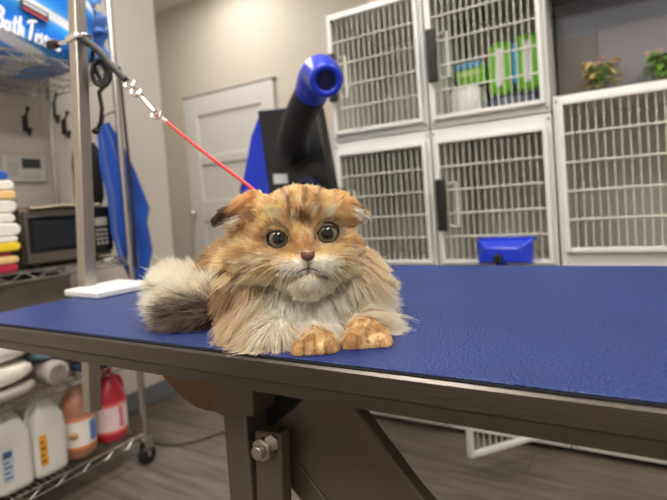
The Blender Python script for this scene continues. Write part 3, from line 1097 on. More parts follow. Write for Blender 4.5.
MB().prism([p1, p2, p3, p4, p4+dv*((p4.z-.09)/-dv.z), p1+dv*Lq], (0, .02, 0)).build('lift_arm', DARK_STEEL, table, bevel=.003)
e1, e2 = onY(271, 433, AY-.004), onY(284, 474, AY-.004)
MB().prism([e1, p1+dv*Lq+Vector((-.03, 0, 0)), e1+dv*Lq], (0, .05, 0)) if False else None
MB().prism([p1+Vector((-.001, .004, -.002)), p1+Vector((-.008, .004, -.045)), p1+dv*Lq+Vector((-.035, .004, -.0))], (0, .07, 0)).build('arm_flange', DARK_STEEL, table, bevel=.002)
MB().box((-.50, .43, .0), (.36, .50, .06)).box((-.50, .90, .0), (.36, .97, .06)).box((-.50, .50, .0), (-.42, .90, .05)).box((.28, .50, 0), (.36, .90, .05)).build('floor_base', DARK_STEEL, table, bevel=.005)
fl_ = MB().box((-.48, .455, .058), (-.43, .50, .11)).box((.298, .925, .058), (.346, .972, .11))
fl_.build('leg_socket', DARK_STEEL, table, bevel=.003)
MB().box((TX0+.03, TY0+.07, TZ-.055), (TX1-.03, TY0+.11, TZ-.022)).box((TX0+.03, TY1-.11, TZ-.055), (TX1-.03, TY1-.07, TZ-.022)).build('under_rail', DARK_STEEL, table, bevel=.003) if False else None

# arm post clamped at the left end
_c = at(86.5, 290, 1.015)
PXc, PYc = _c.x, _c.y
t = thing('leash_stand', (PXc, PYc, .6), 'square steel grooming post clamped to the left end of the table', 'leash stand')
hw = .0125
pb, pt_ = at(92.5, 411, 1.005), at(75.5, -30, 1.03)
pax = (pt_-pb).normalized()
pxa = (Vector((1, 0, 0))-pax*pax.x).normalized()
pya = pax.cross(pxa)
pmid = lambda z_: pb+pax*((z_-pb.z)/pax.z)
MB().obox((pb+pt_)/2, pxa, pya, pax, hw, hw, (pt_-pb).length/2).build('post', STEEL, t, bevel=.002)
MB().box((PXc-.018, PYc-.022, TZ-.045), (TX0-.0005, PYc+.022, TZ-.004)).build('clamp', DARK_STEEL, t, bevel=.002)
ck = onX(62, 303, -.98)
MB().cyl((PXc-.03, PYc-.035, TZ-.02), (PXc-.03, PYc-.075, TZ-.02), .006).sph((PXc-.03, PYc-.08, TZ-.02), .011, 12).build('clamp_knob', BLACK, t)
ez = at(78, 40, 1.03).z
pe = pmid(ez)
PXe, PYe = pe.x, pe.y
MB().box((PXe-hw-.005, PYe-hw-.005, ez-.006), (PXe+hw+.005, PYe+hw+.005, ez+.006)).box((PXe+hw, PYe-.012, ez-.004), (PXe+hw+.02, PYe+.012, ez+.004)).build('eye_clamp', BRIGHT, t, bevel=.002)
kn0 = Vector((PXe-hw-.005, PYe-hw, ez-.004))
kn1 = at(50, 45, 1.06)
MB().cyl(kn0, kn0.lerp(kn1, .6), .004, seg=8).build('screw_rod', BRIGHT, t)
MB().tube([kn0.lerp(kn1, .5), kn0.lerp(kn1, .7), kn1], [.006, .010, .008, .010, .009], 12, smooth=3).build('screw_knob', BLACK, t)

# grooming loop: black strap, swivel snap, red cord
S0 = Vector((PXc+hw+.022, PYc, ez))
S0 = at(84, 40, 1.01)
S1 = at(126, 80, .95)
S2 = at(133, 88, .94)
S3 = at(155, 113, .905)
S4 = at(163, 119, .895)
S5 = at(253, 189.5, .645)
t = thing('grooming_loop', S0, 'red grooming leash with black strap and snap running from post to cat', 'leash')
MB().tube([S0, S0.lerp(S1, .35)+Vector((0, 0, .006)), S0.lerp(S1, .7), S1], [.0085, .0075, .0065, .006], 10, smooth=6).build('strap', BLACKM, t)
ax = (S3-S1).normalized()
sd = ax.cross(FW).normalized()


def ring(c, a, b3, r_, rt, n_=20, sa=1, sb=1):
    return [c+a*cos(2*pi*i/n_)*r_*sa+b3*sin(2*pi*i/n_)*r_*sb for i in range(n_)]


MB().tube(ring(S1.lerp(S2, .5), ax, sd, .010, 0, sa=.8), .0022, 8, True).tube(ring(S2+ax*.012, ax, sd, .009, 0, sa=1.2), .0024, 8, True).build('swivel_ring', BRIGHT, t)
MB().cyl(S2+ax*.022, S3-ax*.004, .0042, .0034, seg=12).sph(S2+ax*.022, .0065, 12).box(S2+ax*.033-Vector((.003, .003, .002)), S2+ax*.033+Vector((.003, .003, .006))).tube(ring(S3+ax*.004, ax, sd, .0085, 0, sa=1.1), .0024, 8, True).build('snap_hook', BRIGHT, t)
ax2 = (S5-S4).normalized()
MB().sph(S3+ax*.010, .0042, 10).build('red_bead', RED, t)
MB().cyl(S4, S4+ax2*.022, .0036, seg=12).build('ferrule', mat('pale ferrule', (225, 215, 212), .3, .5), t)
MB().tube([S4+ax2*.018, S4.lerp(S5, .5)+Vector((0, 0, -.002)), S5, S5+Vector((0.03, .0, -.03))], .0024, 10, smooth=8).build('cord', RED, t)
# coiled spare lead
t = thing('coiled_lead', at(97, 60, 1.03), 'black coiled spare lead hanging behind the steel post', 'lead')
cpts = []
for i in range(70):
    a = i/70*2*pi*3.1
    cpts.append(at(98+(5.5+i*.06)*cos(a+1)+i*.05, 73+(9+i*.075)*sin(a+1), 1.06-.0008*i))
pre = [at(86, 42, 1.045), at(93, 50, 1.05), at(92, 62, 1.06)]
post = [at(99, 92, 1.06), at(102, 108, 1.06), at(101, 122, 1.06), at(97, 130, 1.06)]
MB().tube(pre+cpts+post, .0042, 8, smooth=1).build('cord', BLACK, t)
MB().sph(at(96, 131, 1.06), (.009, .009, .007), 12).build('end_stop', BLACKM, t)

# white tray on the left end of the table
q = [onZ(x, y, TZ+.013) for x, y in ((64, 292), (97, 295), (158, 283), (118, 281))]
t_ = MB().prism([Vector((v_.x, v_.y, CZ+.0003)) for v_ in q], (0, 0, .0125))
prop(t_.build('white_tray', TRAYW, bevel=.003), 'flat white plastic tray lying across the left end of the table', 'tray')

# power cord on the floor
t_ = MB().tube([onZ(x, y, .006) for x, y in ((150, 442), (165, 445), (182, 444), (200, 440), (215, 435), (232, 431), (260, 436), (330, 440))], .004, 8, smooth=6)
prop(t_.build('power_cord', mat('brown black cable', (52, 44, 40), .5)), 'thin dark cable lying on the plank floor under the table', 'cable')

# ------------------------------------------------------------ pet dryer on its stand
DY = 1.45
t = thing('pet_dryer', (-1.03, DY+.1, 0), 'black and blue pet dryer with hose on a stand behind the cat', 'dryer')
bp_ = [onY(x, y, DY) for x, y in ((256, 110), (317, 104), (334, 200), (270, 205))]
MB().prism(bp_, (0, .05, 0)).build('front_panel', mat('dryer black', (30, 30, 33), .38), t, bevel=.012, seg=4)
sd_ = [onY(x, y, DY+.05) for x, y in ((256, 112), (316, 108), (330, 200), (262, 204))]
bl = MB()
bl.prism([onY(x, y, DY+.05) for x, y in ((249, 136), (257, 114), (285, 110), (295, 200), (237, 203))], (0, .14, 0))
bl.build('housing', BLUEP, t, bevel=.02, seg=4)
cpos = onY(252, 190, DY+.06)
MB().cyl(cpos+Vector((-.035, .02, 0)), cpos+Vector((-.035, .16, 0)), .05, seg=28).build('filter_cover', BLACK, t, bevel=.01)
cA = onY(293, 150, DY)
MB().cyl(cA+Vector((0, -.008, 0)), cA, .075, seg=32).cyl(cA+Vector((0, -.014, 0)), cA+Vector((0, -.008, 0)), .06, seg=32).build('hose_flange', BLACKM, t, bevel=.003)
h0 = cA+Vector((0, 0, -.01))
h1 = at(291, 145, 1.66)
h2 = at(299, 118, 1.50)
h3 = at(312, 92, 1.37)
# ribbed hose
path = crom([h0, h1, h2, h3], 16)
rad = [.045-.00008*i*0+.0007*sin(i*2.1) for i in range(len(path))]
MB().tube(path, rad, 20).build('hose', mat('hose black', (26, 27, 33), .5), t)
# blue elbow nozzle
n0 = h3
n1 = at(316, 81, 1.33)
n2 = at(321, 73, 1.27)
n3 = at(326, 80, 1.18)
nz = MB()
pt = crom([n0, n1, n2, n3], 8)
nz.tube(pt, [.0465, .048, .050, .047, .043, .038], 24)
nz.build('elbow_nozzle', BLUEP, t, angle=60)
dn = (pt[-1]-pt[-2]).normalized()
lip = MB()
u_ = dn.orthogonal().normalized()
v2 = dn.cross(u_)
lip.tube([pt[-1]+dn*.003+(u_*cos(a)+v2*sin(a))*.031 for a in np.linspace(0, 2*pi, 33)[:-1]], .0085, 10, True)
lip.build('nozzle_lip', BLUEP, t)
MB().cyl(pt[-1]-dn*.002, pt[-1]+dn*.0015, .026, seg=28).build('nozzle_bore', mat('bore blue', (8, 14, 70), .6), t)
# lower corrugated inlet + label + stand
hp = onY(308, 190, DY-.02)
rb = MB()
for k in range(6):
    rb.cyl(hp+Vector((.006*k, -.012*k-.0, .012-.004*k)), hp+Vector((.006*k+.003, -.012*k-.008, .010-.004*k)), .036, seg=24)
rb.cyl(hp+Vector((0, .03, .012)), hp+Vector((.03, -.06, -.008)), .031, seg=24)
rb.build('corrugated_hose', mat('navy black hose', (24, 32, 66), .4), t, bevel=.001)
lb_ = [onY(x, y, DY-.0015) for x, y in ((273, 174), (287, 174), (288, 183), (274, 184))]
MB().prism(lb_, (0, .004, 0)).build('rating_label', mat('label white', (205, 208, 210), .5), t)
sb = onY(275, 170, DY-.004)
MB().cyl(sb, sb+Vector((0, .006, 0)), .006).cyl(onY(322, 165, DY-.003), onY(322, 165, DY-.003)+Vector((.0, .005, 0)), .010).build('switch', BLACK, t)
MB().sph(onY(300, 106, DY+.12), (.02, .03, .014), 12).build('top_knob', BLUEP, t)
cxm = -1.0
MB().cyl((cxm, DY+.12, .06), (cxm, DY+.12, .97), .018, seg=16).build('stand_pole', BLACKM, t)
sbz = MB()
for k in range(5):
    a = k*2*pi/5+.5
    sbz.cyl((cxm, DY+.12, .075), (cxm+cos(a)*.17, DY+.12+sin(a)*.17, .05), .012, .009, seg=10)
    sbz.sph((cxm+cos(a)*.17, DY+.12+sin(a)*.17, .025), .025, 12)
sbz.build('stand_base', BLACKM, t)
MB().box((cxm-.05, DY+.04, .90), (cxm+.05, DY+.24, .985)).build('stand_cradle', BLACKM, t, bevel=.004)

# ------------------------------------------------------------ the cat
#CAT_BEGIN
RH = R0.copy()                                    # to the picture's right, level
BH = Vector((-sin(YAW), cos(YAW), 0))             # away from the camera, level
ZH = Vector((0, 0, 1))
HM = Matrix((RH, BH, ZH)).transposed()            # local (right, back, up) -> world


def ell(mb, px, py, d, rr_, ru, rb, rot=None, seg=24):
    M3 = HM.copy()
    if rot is not None: M3 = M3 @ rot
    mb.sph(at(px, py, d), (rr_, rb, ru), seg, M3)


RotB = lambda deg: Matrix.Rotation(radians(deg), 3, 'Y')
RotZ = lambda deg: Matrix.Rotation(radians(deg), 3, 'Z')
RotX = lambda deg: Matrix.Rotation(radians(deg), 3, 'X')
cb = MB()
# head
ell(cb, 295, 236, .560, .059, .044, .050)
ell(cb, 300, 214, .540, .040, .027, .028)           # brow
ell(cb, 268, 256, .540, .030, .025, .030)           # cheeks
ell(cb, 333, 252, .540, .029, .025, .030)
ell(cb, 262, 218, .553, .029, .022, .028)
ell(cb, 333, 214, .553, .026, .022, .028)
ell(cb, 305, 243, .522, .017, .020, .020)           # bridge
ell(cb, 293, 264, .514, .018, .0115, .016)          # whisker pads
ell(cb, 322, 262, .514, .018, .0115, .016)
ell(cb, 307, 280, .517, .018, .013, .017)           # chin
ell(cb, 307, 270, .540, .034, .022, .030)
ell(cb, 308, 256, .505, .0060, .0055, .006)         # nose bump
# ears, folded flat and outward
ell(cb, 243, 207, .551, .025, .0080, .018, RotB(-30) @ RotX(-20))
ell(cb, 231, 212, .548, .019, .0055, .012, RotB(-30) @ RotX(-20))
ell(cb, 350, 207, .552, .016, .0065, .016, RotB(48) @ RotX(-20))
ell(cb, 352, 208, .551, .010, .0050, .010, RotB(48) @ RotX(-20))
# neck, chest, body
ell(cb, 300, 285, .600, .070, .060, .055)
ell(cb, 300, 308, .575, .066, .036, .045)
ell(cb, 258, 322, .555, .030, .030, .032)
ell(cb, 315, 295, .660, .088, .055, .090)
ell(cb, 362, 290, .610, .030, .040, .040)
ell(cb, 300, 290, .740, .085, .060, .085)
ell(cb, 239, 278, .740, .056, .058, .075)
ell(cb, 225, 300, .700, .030, .035, .050)
ell(cb, 250, 283, .572, .028, .036, .032)
ell(cb, 350, 278, .580, .030, .036, .034)
ell(cb, 276, 336, .523, .030, .020, .022)
# fore legs and paws
ell(cb, 362, 325, .550, .022, .018, .045)
ell(cb, 366, 336, .517, .0225, .0145, .022)
for x, y in ((350, 342), (361, 344), (373, 344), (383, 341)):
    ell(cb, x, y, .497, .0068, .0088, .013)
ell(cb, 318, 328, .545, .020, .016, .040, RotZ(-10))
ell(cb, 316, 342, .507, .0205, .0125, .022, RotZ(-15))
for x, y in ((300, 349), (310, 351), (321, 350), (331, 346)):
    ell(cb, x, y, .488, .0063, .0080, .012)
# tail curling round to the left front
TAILP = [(240, 300, .70, .020), (220, 308, .66, .022), (206, 311, .645, .024), (192, 310, .65, .025), (181, 303, .67, .023), (176, 293, .69, .020), (178, 283, .70, .014)]
for i in range(len(TAILP)-1):
    for k in range(3):
        f_ = k/3
        a_, b3 = TAILP[i], TAILP[i+1]
        v4 = [a_[j]*(1-f_)+b3[j]*f_ for j in range(4)]
        ell(cb, v4[0], v4[1], v4[2], v4[3], v4[3], v4[3], seg=14)
me = bpy.data.meshes.new('tmp')
cb.bm.to_mesh(me)
cb.bm.free()
tmp = bpy.data.objects.new('tmp', me)
COL.objects.link(tmp)
md = tmp.modifiers.new('r', 'REMESH')
md.mode = 'VOXEL'
md.voxel_size = .0026
md = tmp.modifiers.new('s', 'SMOOTH')
md.factor = .5
md.iterations = 5
dg = bpy.context.evaluated_depsgraph_get()
cat_me = bpy.data.meshes.new_from_object(tmp.evaluated_get(dg))
bpy.data.objects.remove(tmp)

# eyes: carve sockets by pushing skin back
EYE = [(278.0, 238.6, .5185), (327.6, 233.6, .5210)]
EYEP = [at(*e) for e in EYE]
ER = .0130
nv = len(cat_me.vertices)
co = np.empty(nv*3, dtype=np.float64)
cat_me.vertices.foreach_get('co', co)
co = co.reshape(-1, 3)
BHn, RHn = np.array(BH), np.array(RH)
for e in EYEP:
    e = np.array(e)
    rel = co-e
    x = rel@RHn
    z = rel[:, 2]
    q = np.sqrt((x/.0128)**2+(z/.0108)**2)
    front = (rel@BHn) < .02
    k_ = (q < 1.0) & front & (np.linalg.norm(rel, axis=1) < .035)
    co[k_] += BHn*(.012*(1-q[k_]**4))[:, None]
lowz = CZ+.001
co[:, 2] = np.where(co[:, 2] < lowz, lowz, co[:, 2])
catloc = at(300, 320, .58)
catloc.z = CZ
cat_me.vertices.foreach_set('co', (co-np.array(catloc)).reshape(-1))
cat_me.update()
for p in cat_me.polygons: p.use_smooth = True
cat_me.name = 'cat'
cat = bpy.data.objects.new('cat', cat_me)
cat.location = catloc
COL.objects.link(cat)
ORG[cat.name] = catloc
prop(cat, 'fluffy golden fold-eared cat lying on the blue mat facing the camera', 'cat')

# head frame for markings: origin between the eyes; millimetres right / up / forward
HO = np.array(at(303, 236, .515))


def headmm(p):
    rel = p-HO
    return np.stack([rel@RHn*1000, rel[:, 2]*1000, -(rel@BHn)*1000], 1)


def vnoise(p, sc, seed=0):
    q = p*sc+seed*17.3
    i = np.floor(q).astype(np.int64)
    f_ = q-i
    f_ = f_*f_*(3-2*f_)
    out = 0
    for dx in (0, 1):
        for dy in (0, 1):
            for dz in (0, 1):
                h = (i[:, 0]+dx)*374761393+(i[:, 1]+dy)*668265263+(i[:, 2]+dz)*2147483647+seed*1013
                h = (h ^ (h >> 13))*1274126177
                h = (h ^ (h >> 16)) & 0xffff
                wgt = (f_[:, 0] if dx else 1-f_[:, 0])*(f_[:, 1] if dy else 1-f_[:, 1])*(f_[:, 2] if dz else 1-f_[:, 2])
                out = out+wgt*(h/65535.0)
    return out


def sst(x, a, b):
    t = np.clip((x-a)/(b-a), 0, 1)
    return t*t*(3-2*t)


def g2(x, y, cx, cy, sx, sy, rot=0.0):
    c_, s_ = cos(rot), sin(rot)
    u = (x-cx)*c_+(y-cy)*s_
    v_ = -(x-cx)*s_+(y-cy)*c_
    return np.exp(-((u/sx)**2+(v_/sy)**2))


def mixc(c, tgt, w_):
    w_ = np.clip(w_, 0, 1)[:, None]
    return c*(1-w_)+linv(tgt)*w_


def L3(px, py, d): return headmm(np.array(at(px, py, d))[None, :])[0]


TAILC = L3(210, 312, .64)


def regions(p):
    h = headmm(p)
    x, y, z = h[:, 0], h[:, 1], h[:, 2]
    tp = np.array([list(at(a, b_, c)) for a, b_, c, _ in TAILP])
    dt = np.full(len(p), 1e9)
    for a, b_ in zip(tp[:-1], tp[1:]):
        ab = b_-a
        t_ = np.clip(((p-a)@ab)/(ab@ab), 0, 1)
        dt = np.minimum(dt, np.linalg.norm(p-(a+t_[:, None]*ab), axis=1))
    tail = (dt < .031) & (x < -88)
    paw = np.zeros(len(p), bool)
    for (a, b_, c) in ((366, 337, .512), (316, 343, .503)):
        rel = headmm(p)-L3(a, b_, c)
        paw |= (np.abs(rel[:, 0]) < 27) & (rel[:, 1] < 17.5) & (rel[:, 2] > -14)
    hc = L3(296, 236, .560)
    head = (~paw) & (((x-hc[0])/78)**2+((y-hc[1])/(62+34*(z>25)*0+26*sst(z, -50, -20)))**2+((z-hc[2])/88)**2 < 1) & (y > -62+.45*np.clip(np.abs(x-4)-18, 0, 60)) & (z > -80)
    head |= (y > 8) & (~paw)
    ear = np.zeros(len(p), bool)
    for (a, b_, c, w1) in ((240, 207, .553, 34), (350, 206, .556, 21)):
        rel = headmm(p)-L3(a, b_, c)
        ear |= (np.sqrt((rel[:, 0])**2+(rel[:, 1]*1.6)**2) < w1)
    ear &= (np.where(x < 0, x < -44, x > 36)) & (y > 12)
    return h, tail, paw, head | ear, ear


def colour(p):
    """fur colour at root and at tip"""
    h, tail, paw, head, ear = regions(p)
    x, y, z = h[:, 0], h[:, 1], h[:, 2]
    n1 = vnoise(p, 60, 1)
    n2 = vnoise(p, 160, 2)
    n3 = vnoise(p, 28, 3)
    N = len(p)
    # body default: warm cream brown
    c = np.tile(linv((214, 176, 128)), (N, 1))
    c = mixc(c, (176, 130, 82), sst(n1*.6+n3*.4, .45, .7)*.45)
    # back and rump at left: browner
    c = mixc(c, (158, 116, 70), sst(-x, 62, 84)*sst(y, -85, -55)*.85)
    c = mixc(c, (112, 82, 52), sst(-x, 62, 84)*sst(vnoise(p*np.array([1, 1, .5]), 75, 5), .52, .66)*.6)
    # right shoulder cream
    c = mixc(c, (226, 200, 160), sst(x, 52, 80)*.7)
    c = mixc(c, (242, 236, 224), g2(x, y, 96, -92, 24, 16)*1.2)
    # chest bib
    bib = np.exp(-(((x+2-0.0*y)/(46))**2))*sst(-y, 40, 52)*(1-sst(-y, 88, 104))
    c = mixc(c, (252, 244, 230), bib*1.25)
    c = mixc(c, (236, 214, 178), sst(-y, 44, 60)*sst(x, -75, -45)*(1-sst(x, 50, 80))*.45)
    # lower chest streaks
    c = mixc(c, (160, 116, 72), sst(-y, 88, 104)*sst(-x, -15, 10)*sst(n2*.5+n1*.5, .45, .62)*.5)
    # ---- head
    hd = head
    k = np.tile(linv((222, 176, 110)), (N, 1))
    st = vnoise(p*np.array([1, 1, .45]), 190, 7)
    k = mixc(k, (176, 122, 66), sst(st, .5, .72)*.5)
    # forehead dark stripes
    fh = sst(y, 2, 10)*(1-sst(y, 50, 62))
    for cx, wx, ln in ((-9, 2.6, 1), (1.5, 2.4, 1), (11, 2.6, 1), (-19, 2.6, .6), (21, 2.8, .7)):
        wob = 2.5*np.sin(y*.16+cx)
        xx = cx*(1+.012*y)+wob*.6
        k = mixc(k, (96, 58, 30), np.exp(-((x-xx)/wx)**2)*sst(y, 12, 20)*(1-sst(y, 42, 56))*.85*ln)
    k = mixc(k, (112, 70, 38), g2(x, y, 2, 12, 15, 10)*(.15+.95*sst(n2, .35, .6)))
    k = mixc(k, (226, 176, 100), g2(x, y, -40, 24, 22, 18)*.5+g2(x, y, 42, 26, 20, 18)*.5)
    # pale spots above inner eye corners
    k = mixc(k, (240, 214, 170), g2(x, y, -23, 19, 6, 9, .5)*.85+g2(x, y, 25, 20, 5, 9, -.5)*.85)
    # eye surround
    for ex, s_ in ((-25.0, -1), (25.0, 1)):
        q = np.sqrt(((x-ex)/14.2)**2+((y-(0 if s_ < 0 else .8))/12.2)**2)
        k = mixc(k, (62, 42, 30), np.exp(-((q-.93)/.12)**2)*.75)
        k = mixc(k, (232, 196, 148), g2(x, y, ex+s_*2, -17, 15, 5)*.5)
        k = mixc(k, (110, 66, 36), g2(x, y, ex-s_*13, -5, 5, 5)*.85)          # tear corner
        k = mixc(k, (116, 72, 40), g2(x, y, ex+s_*21, 1.0, 10, 2.0, s_*.25)*.5)   # outer line
        k = mixc(k, (120, 78, 44), g2(x, y, ex+s_*24, -13, 15, 2.6, -s_*.3)*.6)
        k = mixc(k, (240, 220, 184), g2(x, y, ex+s_*26, -21, 16, 3.4, -s_*.25)*.45)
    # bridge
    k = mixc(k, (192, 128, 72), g2(x, y, 3, -9, 10, 10)*.8)
    # muzzle white
    mz = g2(x, y, -10, -29.5, 17, 9)+g2(x, y, 18, -28, 17, 9)
    k = mixc(k, (246, 234, 216), sst(mz, .25, .8)*.85)
    spots = g2(x, y, -15, -28, 13, 5)+g2(x, y, 23, -26, 13, 5)
    k = mixc(k, (190, 150, 110), spots*sst(np.sin(y*1.9+x*.25), .2, .9)*.4)
    k = mixc(k, (240, 232, 220), g2(x, y, 4, -46, 14, 10)*1.1)
    # cheeks pale below
    k = mixc(k, (222, 184, 134), sst(-y, 16, 38)*sst(np.abs(x-2), 34, 48)*.7)
    k = mixc(k, (240, 220, 190), sst(-y, 28, 46)*.85)
    stc = vnoise(p*np.array([1, 1, 1.0]), 260, 12)
    k = mixc(k, (250, 228, 188), sst(stc, .55, .75)*.45)
    # mouth and nose edges
    k = mixc(k, (96, 60, 44), np.exp(-((x-4)/1.8)**2)*sst(-y, 24, 27)*(1-sst(-y, 33, 36))*.9)
    for s_ in (-1, 1):
        yy = -34.5-((np.abs(x-4))**1.3)*.15
        k = mixc(k, (92, 60, 46), np.exp(-((y-yy)/1.7)**2)*(np.sign(x-4) == s_)*(np.abs(x-4) < 17)*.85)
    k = mixc(k, (70, 50, 42), g2(x, y, 3.5, -15.5, 6, 2.0)*.35)
    c = np.where(hd[:, None], k, c)
    # ears
    te = np.where(x < 0, sst(-x, 62, 82), sst(x, 50, 60))
    e_ = np.tile(linv((206, 152, 90)), (N, 1))
    e_ = mixc(e_, (100, 62, 38), np.where(x < 0, sst(-(y-.28*(x+60)), -38, -26), .3)*.7)
    e_ = mixc(e_, (44, 30, 24), te)
    c = np.where(ear[:, None], e_, c)
    # paws
    pc = np.tile(linv((204, 158, 100)), (N, 1))
    pc = mixc(pc, (150, 98, 48), sst(n2, .45, .7)*.6)
    for q_ in (355.5, 367, 378, 305, 315.5, 326):
        xg = L3(q_, 345, .50)[0]
        pc = mixc(pc, (96, 58, 30), np.exp(-((x-xg)/1.3)**2)*sst(z, 8, 14)*.8)  # shaded gaps between the toes painted into the fur colour
    pc = mixc(pc, (240, 206, 150), sst(vnoise(p, 220, 9), .55, .75)*.6)
    c = np.where(paw[:, None], pc, c)
    # tail: cream outside, dark brown core
    tx, ty = x-TAILC[0], y-TAILC[1]
    tc_ = np.tile(linv((230, 212, 184)), (N, 1))
    dk = g2(tx, ty, -10, -8, 50, 32)
    dk = sst(dk+(n1-.5)*.35, .42, .7)
    tc_ = mixc(tc_, (62, 44, 36), dk*.96)
    tc_ = mixc(tc_, (140, 116, 100), dk*sst(n2, .55, .75)*.5)
    c = np.where(tail[:, None], tc_, c)
    lum = c@np.array([.3, .6, .1])
    c = lum[:, None]+.97*(c-lum[:, None])
    c = np.clip(c, .001, 1)**.66*1.05
    c = c*(0.80+.30*vnoise(p, 430, 61)+.16*vnoise(p, 200, 62))[:, None]
    c = c*(0.84+.44*rng.random((N, 1)))
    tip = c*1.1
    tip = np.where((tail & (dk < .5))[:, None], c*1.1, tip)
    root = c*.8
    return np.clip(root, 0, .93), np.clip(tip, 0, .93), (h, tail, paw, head, ear)


# ---- sample roots
cat_me.calc_loop_triangles()
nt_ = len(cat_me.loop_triangles)
tri = np.empty(nt_*3, dtype=np.int64)
cat_me.loop_triangles.foreach_get('vertices', tri)
tri = tri.reshape(-1, 3)
A, B, C_ = co[tri[:, 0]], co[tri[:, 1]], co[tri[:, 2]]
nrm = np.cross(B-A, C_-A)
area = np.linalg.norm(nrm, axis=1)/2
nrm /= (2*area+1e-12)[:, None]
cen = (A+B+C_)/3
hh, tl, pw, hd_, er_ = regions(cen)
CAMn = np.array(CAM)
facing = ((CAMn-cen)*nrm).sum(1)/np.linalg.norm(CAMn-cen, axis=1)
dens = np.where(hd_, 3.6, np.where(pw, 2.8, np.where(tl, 1.5, 1.0)))
dens = dens*np.where(cen[:, 2] < CZ+.0022, 0.0, 1.0)
dens = dens*np.where((hh[:, 2] < -120) & ~tl, .6, 1.0)
pr = area*dens
pr /= pr.sum()
NH = 135000
idx = rng.choice(nt_, NH, p=pr)
u1, u2 = rng.random(NH), rng.random(NH)
sw = u1+u2 > 1
u1[sw], u2[sw] = 1-u1[sw], 1-u2[sw]
roots = A[idx]+(B[idx]-A[idx])*u1[:, None]+(C_[idx]-A[idx])*u2[:, None]
nn = nrm[idx]
h = headmm(roots)
x, y, z = h[:, 0], h[:, 1], h[:, 2]
ok = np.ones(NH, bool)
for e in EYEP:
    rel = roots-np.array(e)
    q = np.sqrt(((rel@RHn)/.0122)**2+((rel[:, 2]+.0008)/.0092)**2)
    ok &= ~((q < 1) & (rel@BHn < .02))
ok &= ~((np.abs(x-4.2) < 5.5) & (np.abs(y+19.8) < 4.6) & (z > 0))
roots, nn = roots[ok], nn[ok]
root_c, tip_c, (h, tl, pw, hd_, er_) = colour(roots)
x, y, z = h[:, 0], h[:, 1], h[:, 2]
NH = len(roots)
Zn = np.array([0, 0, 1.0])


def vec(r_, b_, u_):
    return np.asarray(r_)[:, None]*RHn+np.asarray(b_)[:, None]*BHn+np.asarray(u_)[:, None]*Zn


one = np.ones(NH)
# body flow
flow = vec(np.clip((x-5)/70, -.9, .9)*.45, .25*one, -one)
flow = np.where(((z < -70) & ~tl)[:, None], vec(np.clip((x-5)/70, -.5, .9)*.6, .9*one, -.55*one), flow)
lenb = .017+.008*vnoise(roots, 40, 21)
lenb = np.where(y < -48, .019+.010*vnoise(roots, 40, 22), lenb)
lenb = np.where(z < -60, .018, lenb)
# elbow tuft
tuft = g2(x, y, 86, -86, 22, 18)
flow = flow+vec(tuft*2.0, 0*one, tuft*.4)
lift = .34*one
# head flow: away from the nose
nose = np.array([3.8, -19.0])
dx, dy = x-nose[0], y-nose[1]
r_ = np.sqrt(dx*dx+dy*dy)+1e-3
hf = vec(dx/r_, .55*one*sst(r_, 15, 60), dy/r_+.0*one)
hf = np.where((y > 0)[:, None], vec(dx/r_*.8, .5*one, np.abs(dy/r_)+.2), hf)
hf = np.where((y > 26)[:, None], vec((x+5)/38, .9*one, .35-.5*sst(np.abs(x+5), 25, 50)), hf)
hf = np.where((y < -30)[:, None], vec(np.clip((x-4)/30, -1, 1)*.9, .1*one, -one), hf)
flow = np.where(hd_[:, None], hf, flow)
lenh = .0030+.0050*sst(r_, 8, 40)+.015*sst(r_, 50, 78)*(1-sst(y, 0, 22))
ck = sst(np.abs(x+3), 40, 58)*(1-sst(y, 5, 25))
hf = hf*(1-ck)[:, None]+vec(np.sign(x)*.45, .1*one, -one)*ck[:, None]
lenh = np.where((y < -50), np.maximum(lenh, .010), lenh)
lenh = np.where((g2(x, y, -11, -28, 15, 9)+g2(x, y, 19, -26, 15, 9)+g2(x, y, 4, -43, 16, 10) > .5), .0045, lenh)
lenb = np.where(hd_, lenh, lenb)
lift = np.where(hd_, .35, lift)
# ears
ef = vec(np.where(x < 0, -1.0, .9), .1*one, np.where(x < 0, -.4, -.6))
flow = np.where(er_[:, None], ef, flow)
lenb = np.where(er_, .0075, lenb)
lift = np.where(er_, .22, lift)
# paws: forward and down
flow = np.where(pw[:, None], vec((x-20)*.004, -.9*one, -.6*one), flow)
lenb = np.where(pw, .0058, lenb)
lift = np.where(pw, .28, lift)
# tail: swept left and outward
tf = vec(-one, -.0*one, .25*one)
tdx, tdy = x-TAILC[0]-12, y-TAILC[1]
tr = np.sqrt(tdx**2+tdy**2)+1e-3
tf = vec(tdx/tr, 0*one, tdy/tr*.8+.12)
flow = np.where(tl[:, None], tf, flow)
lenb = np.where(tl, .021+.010*vnoise(roots, 50, 31), lenb)
lift = np.where(tl, .55, lift)
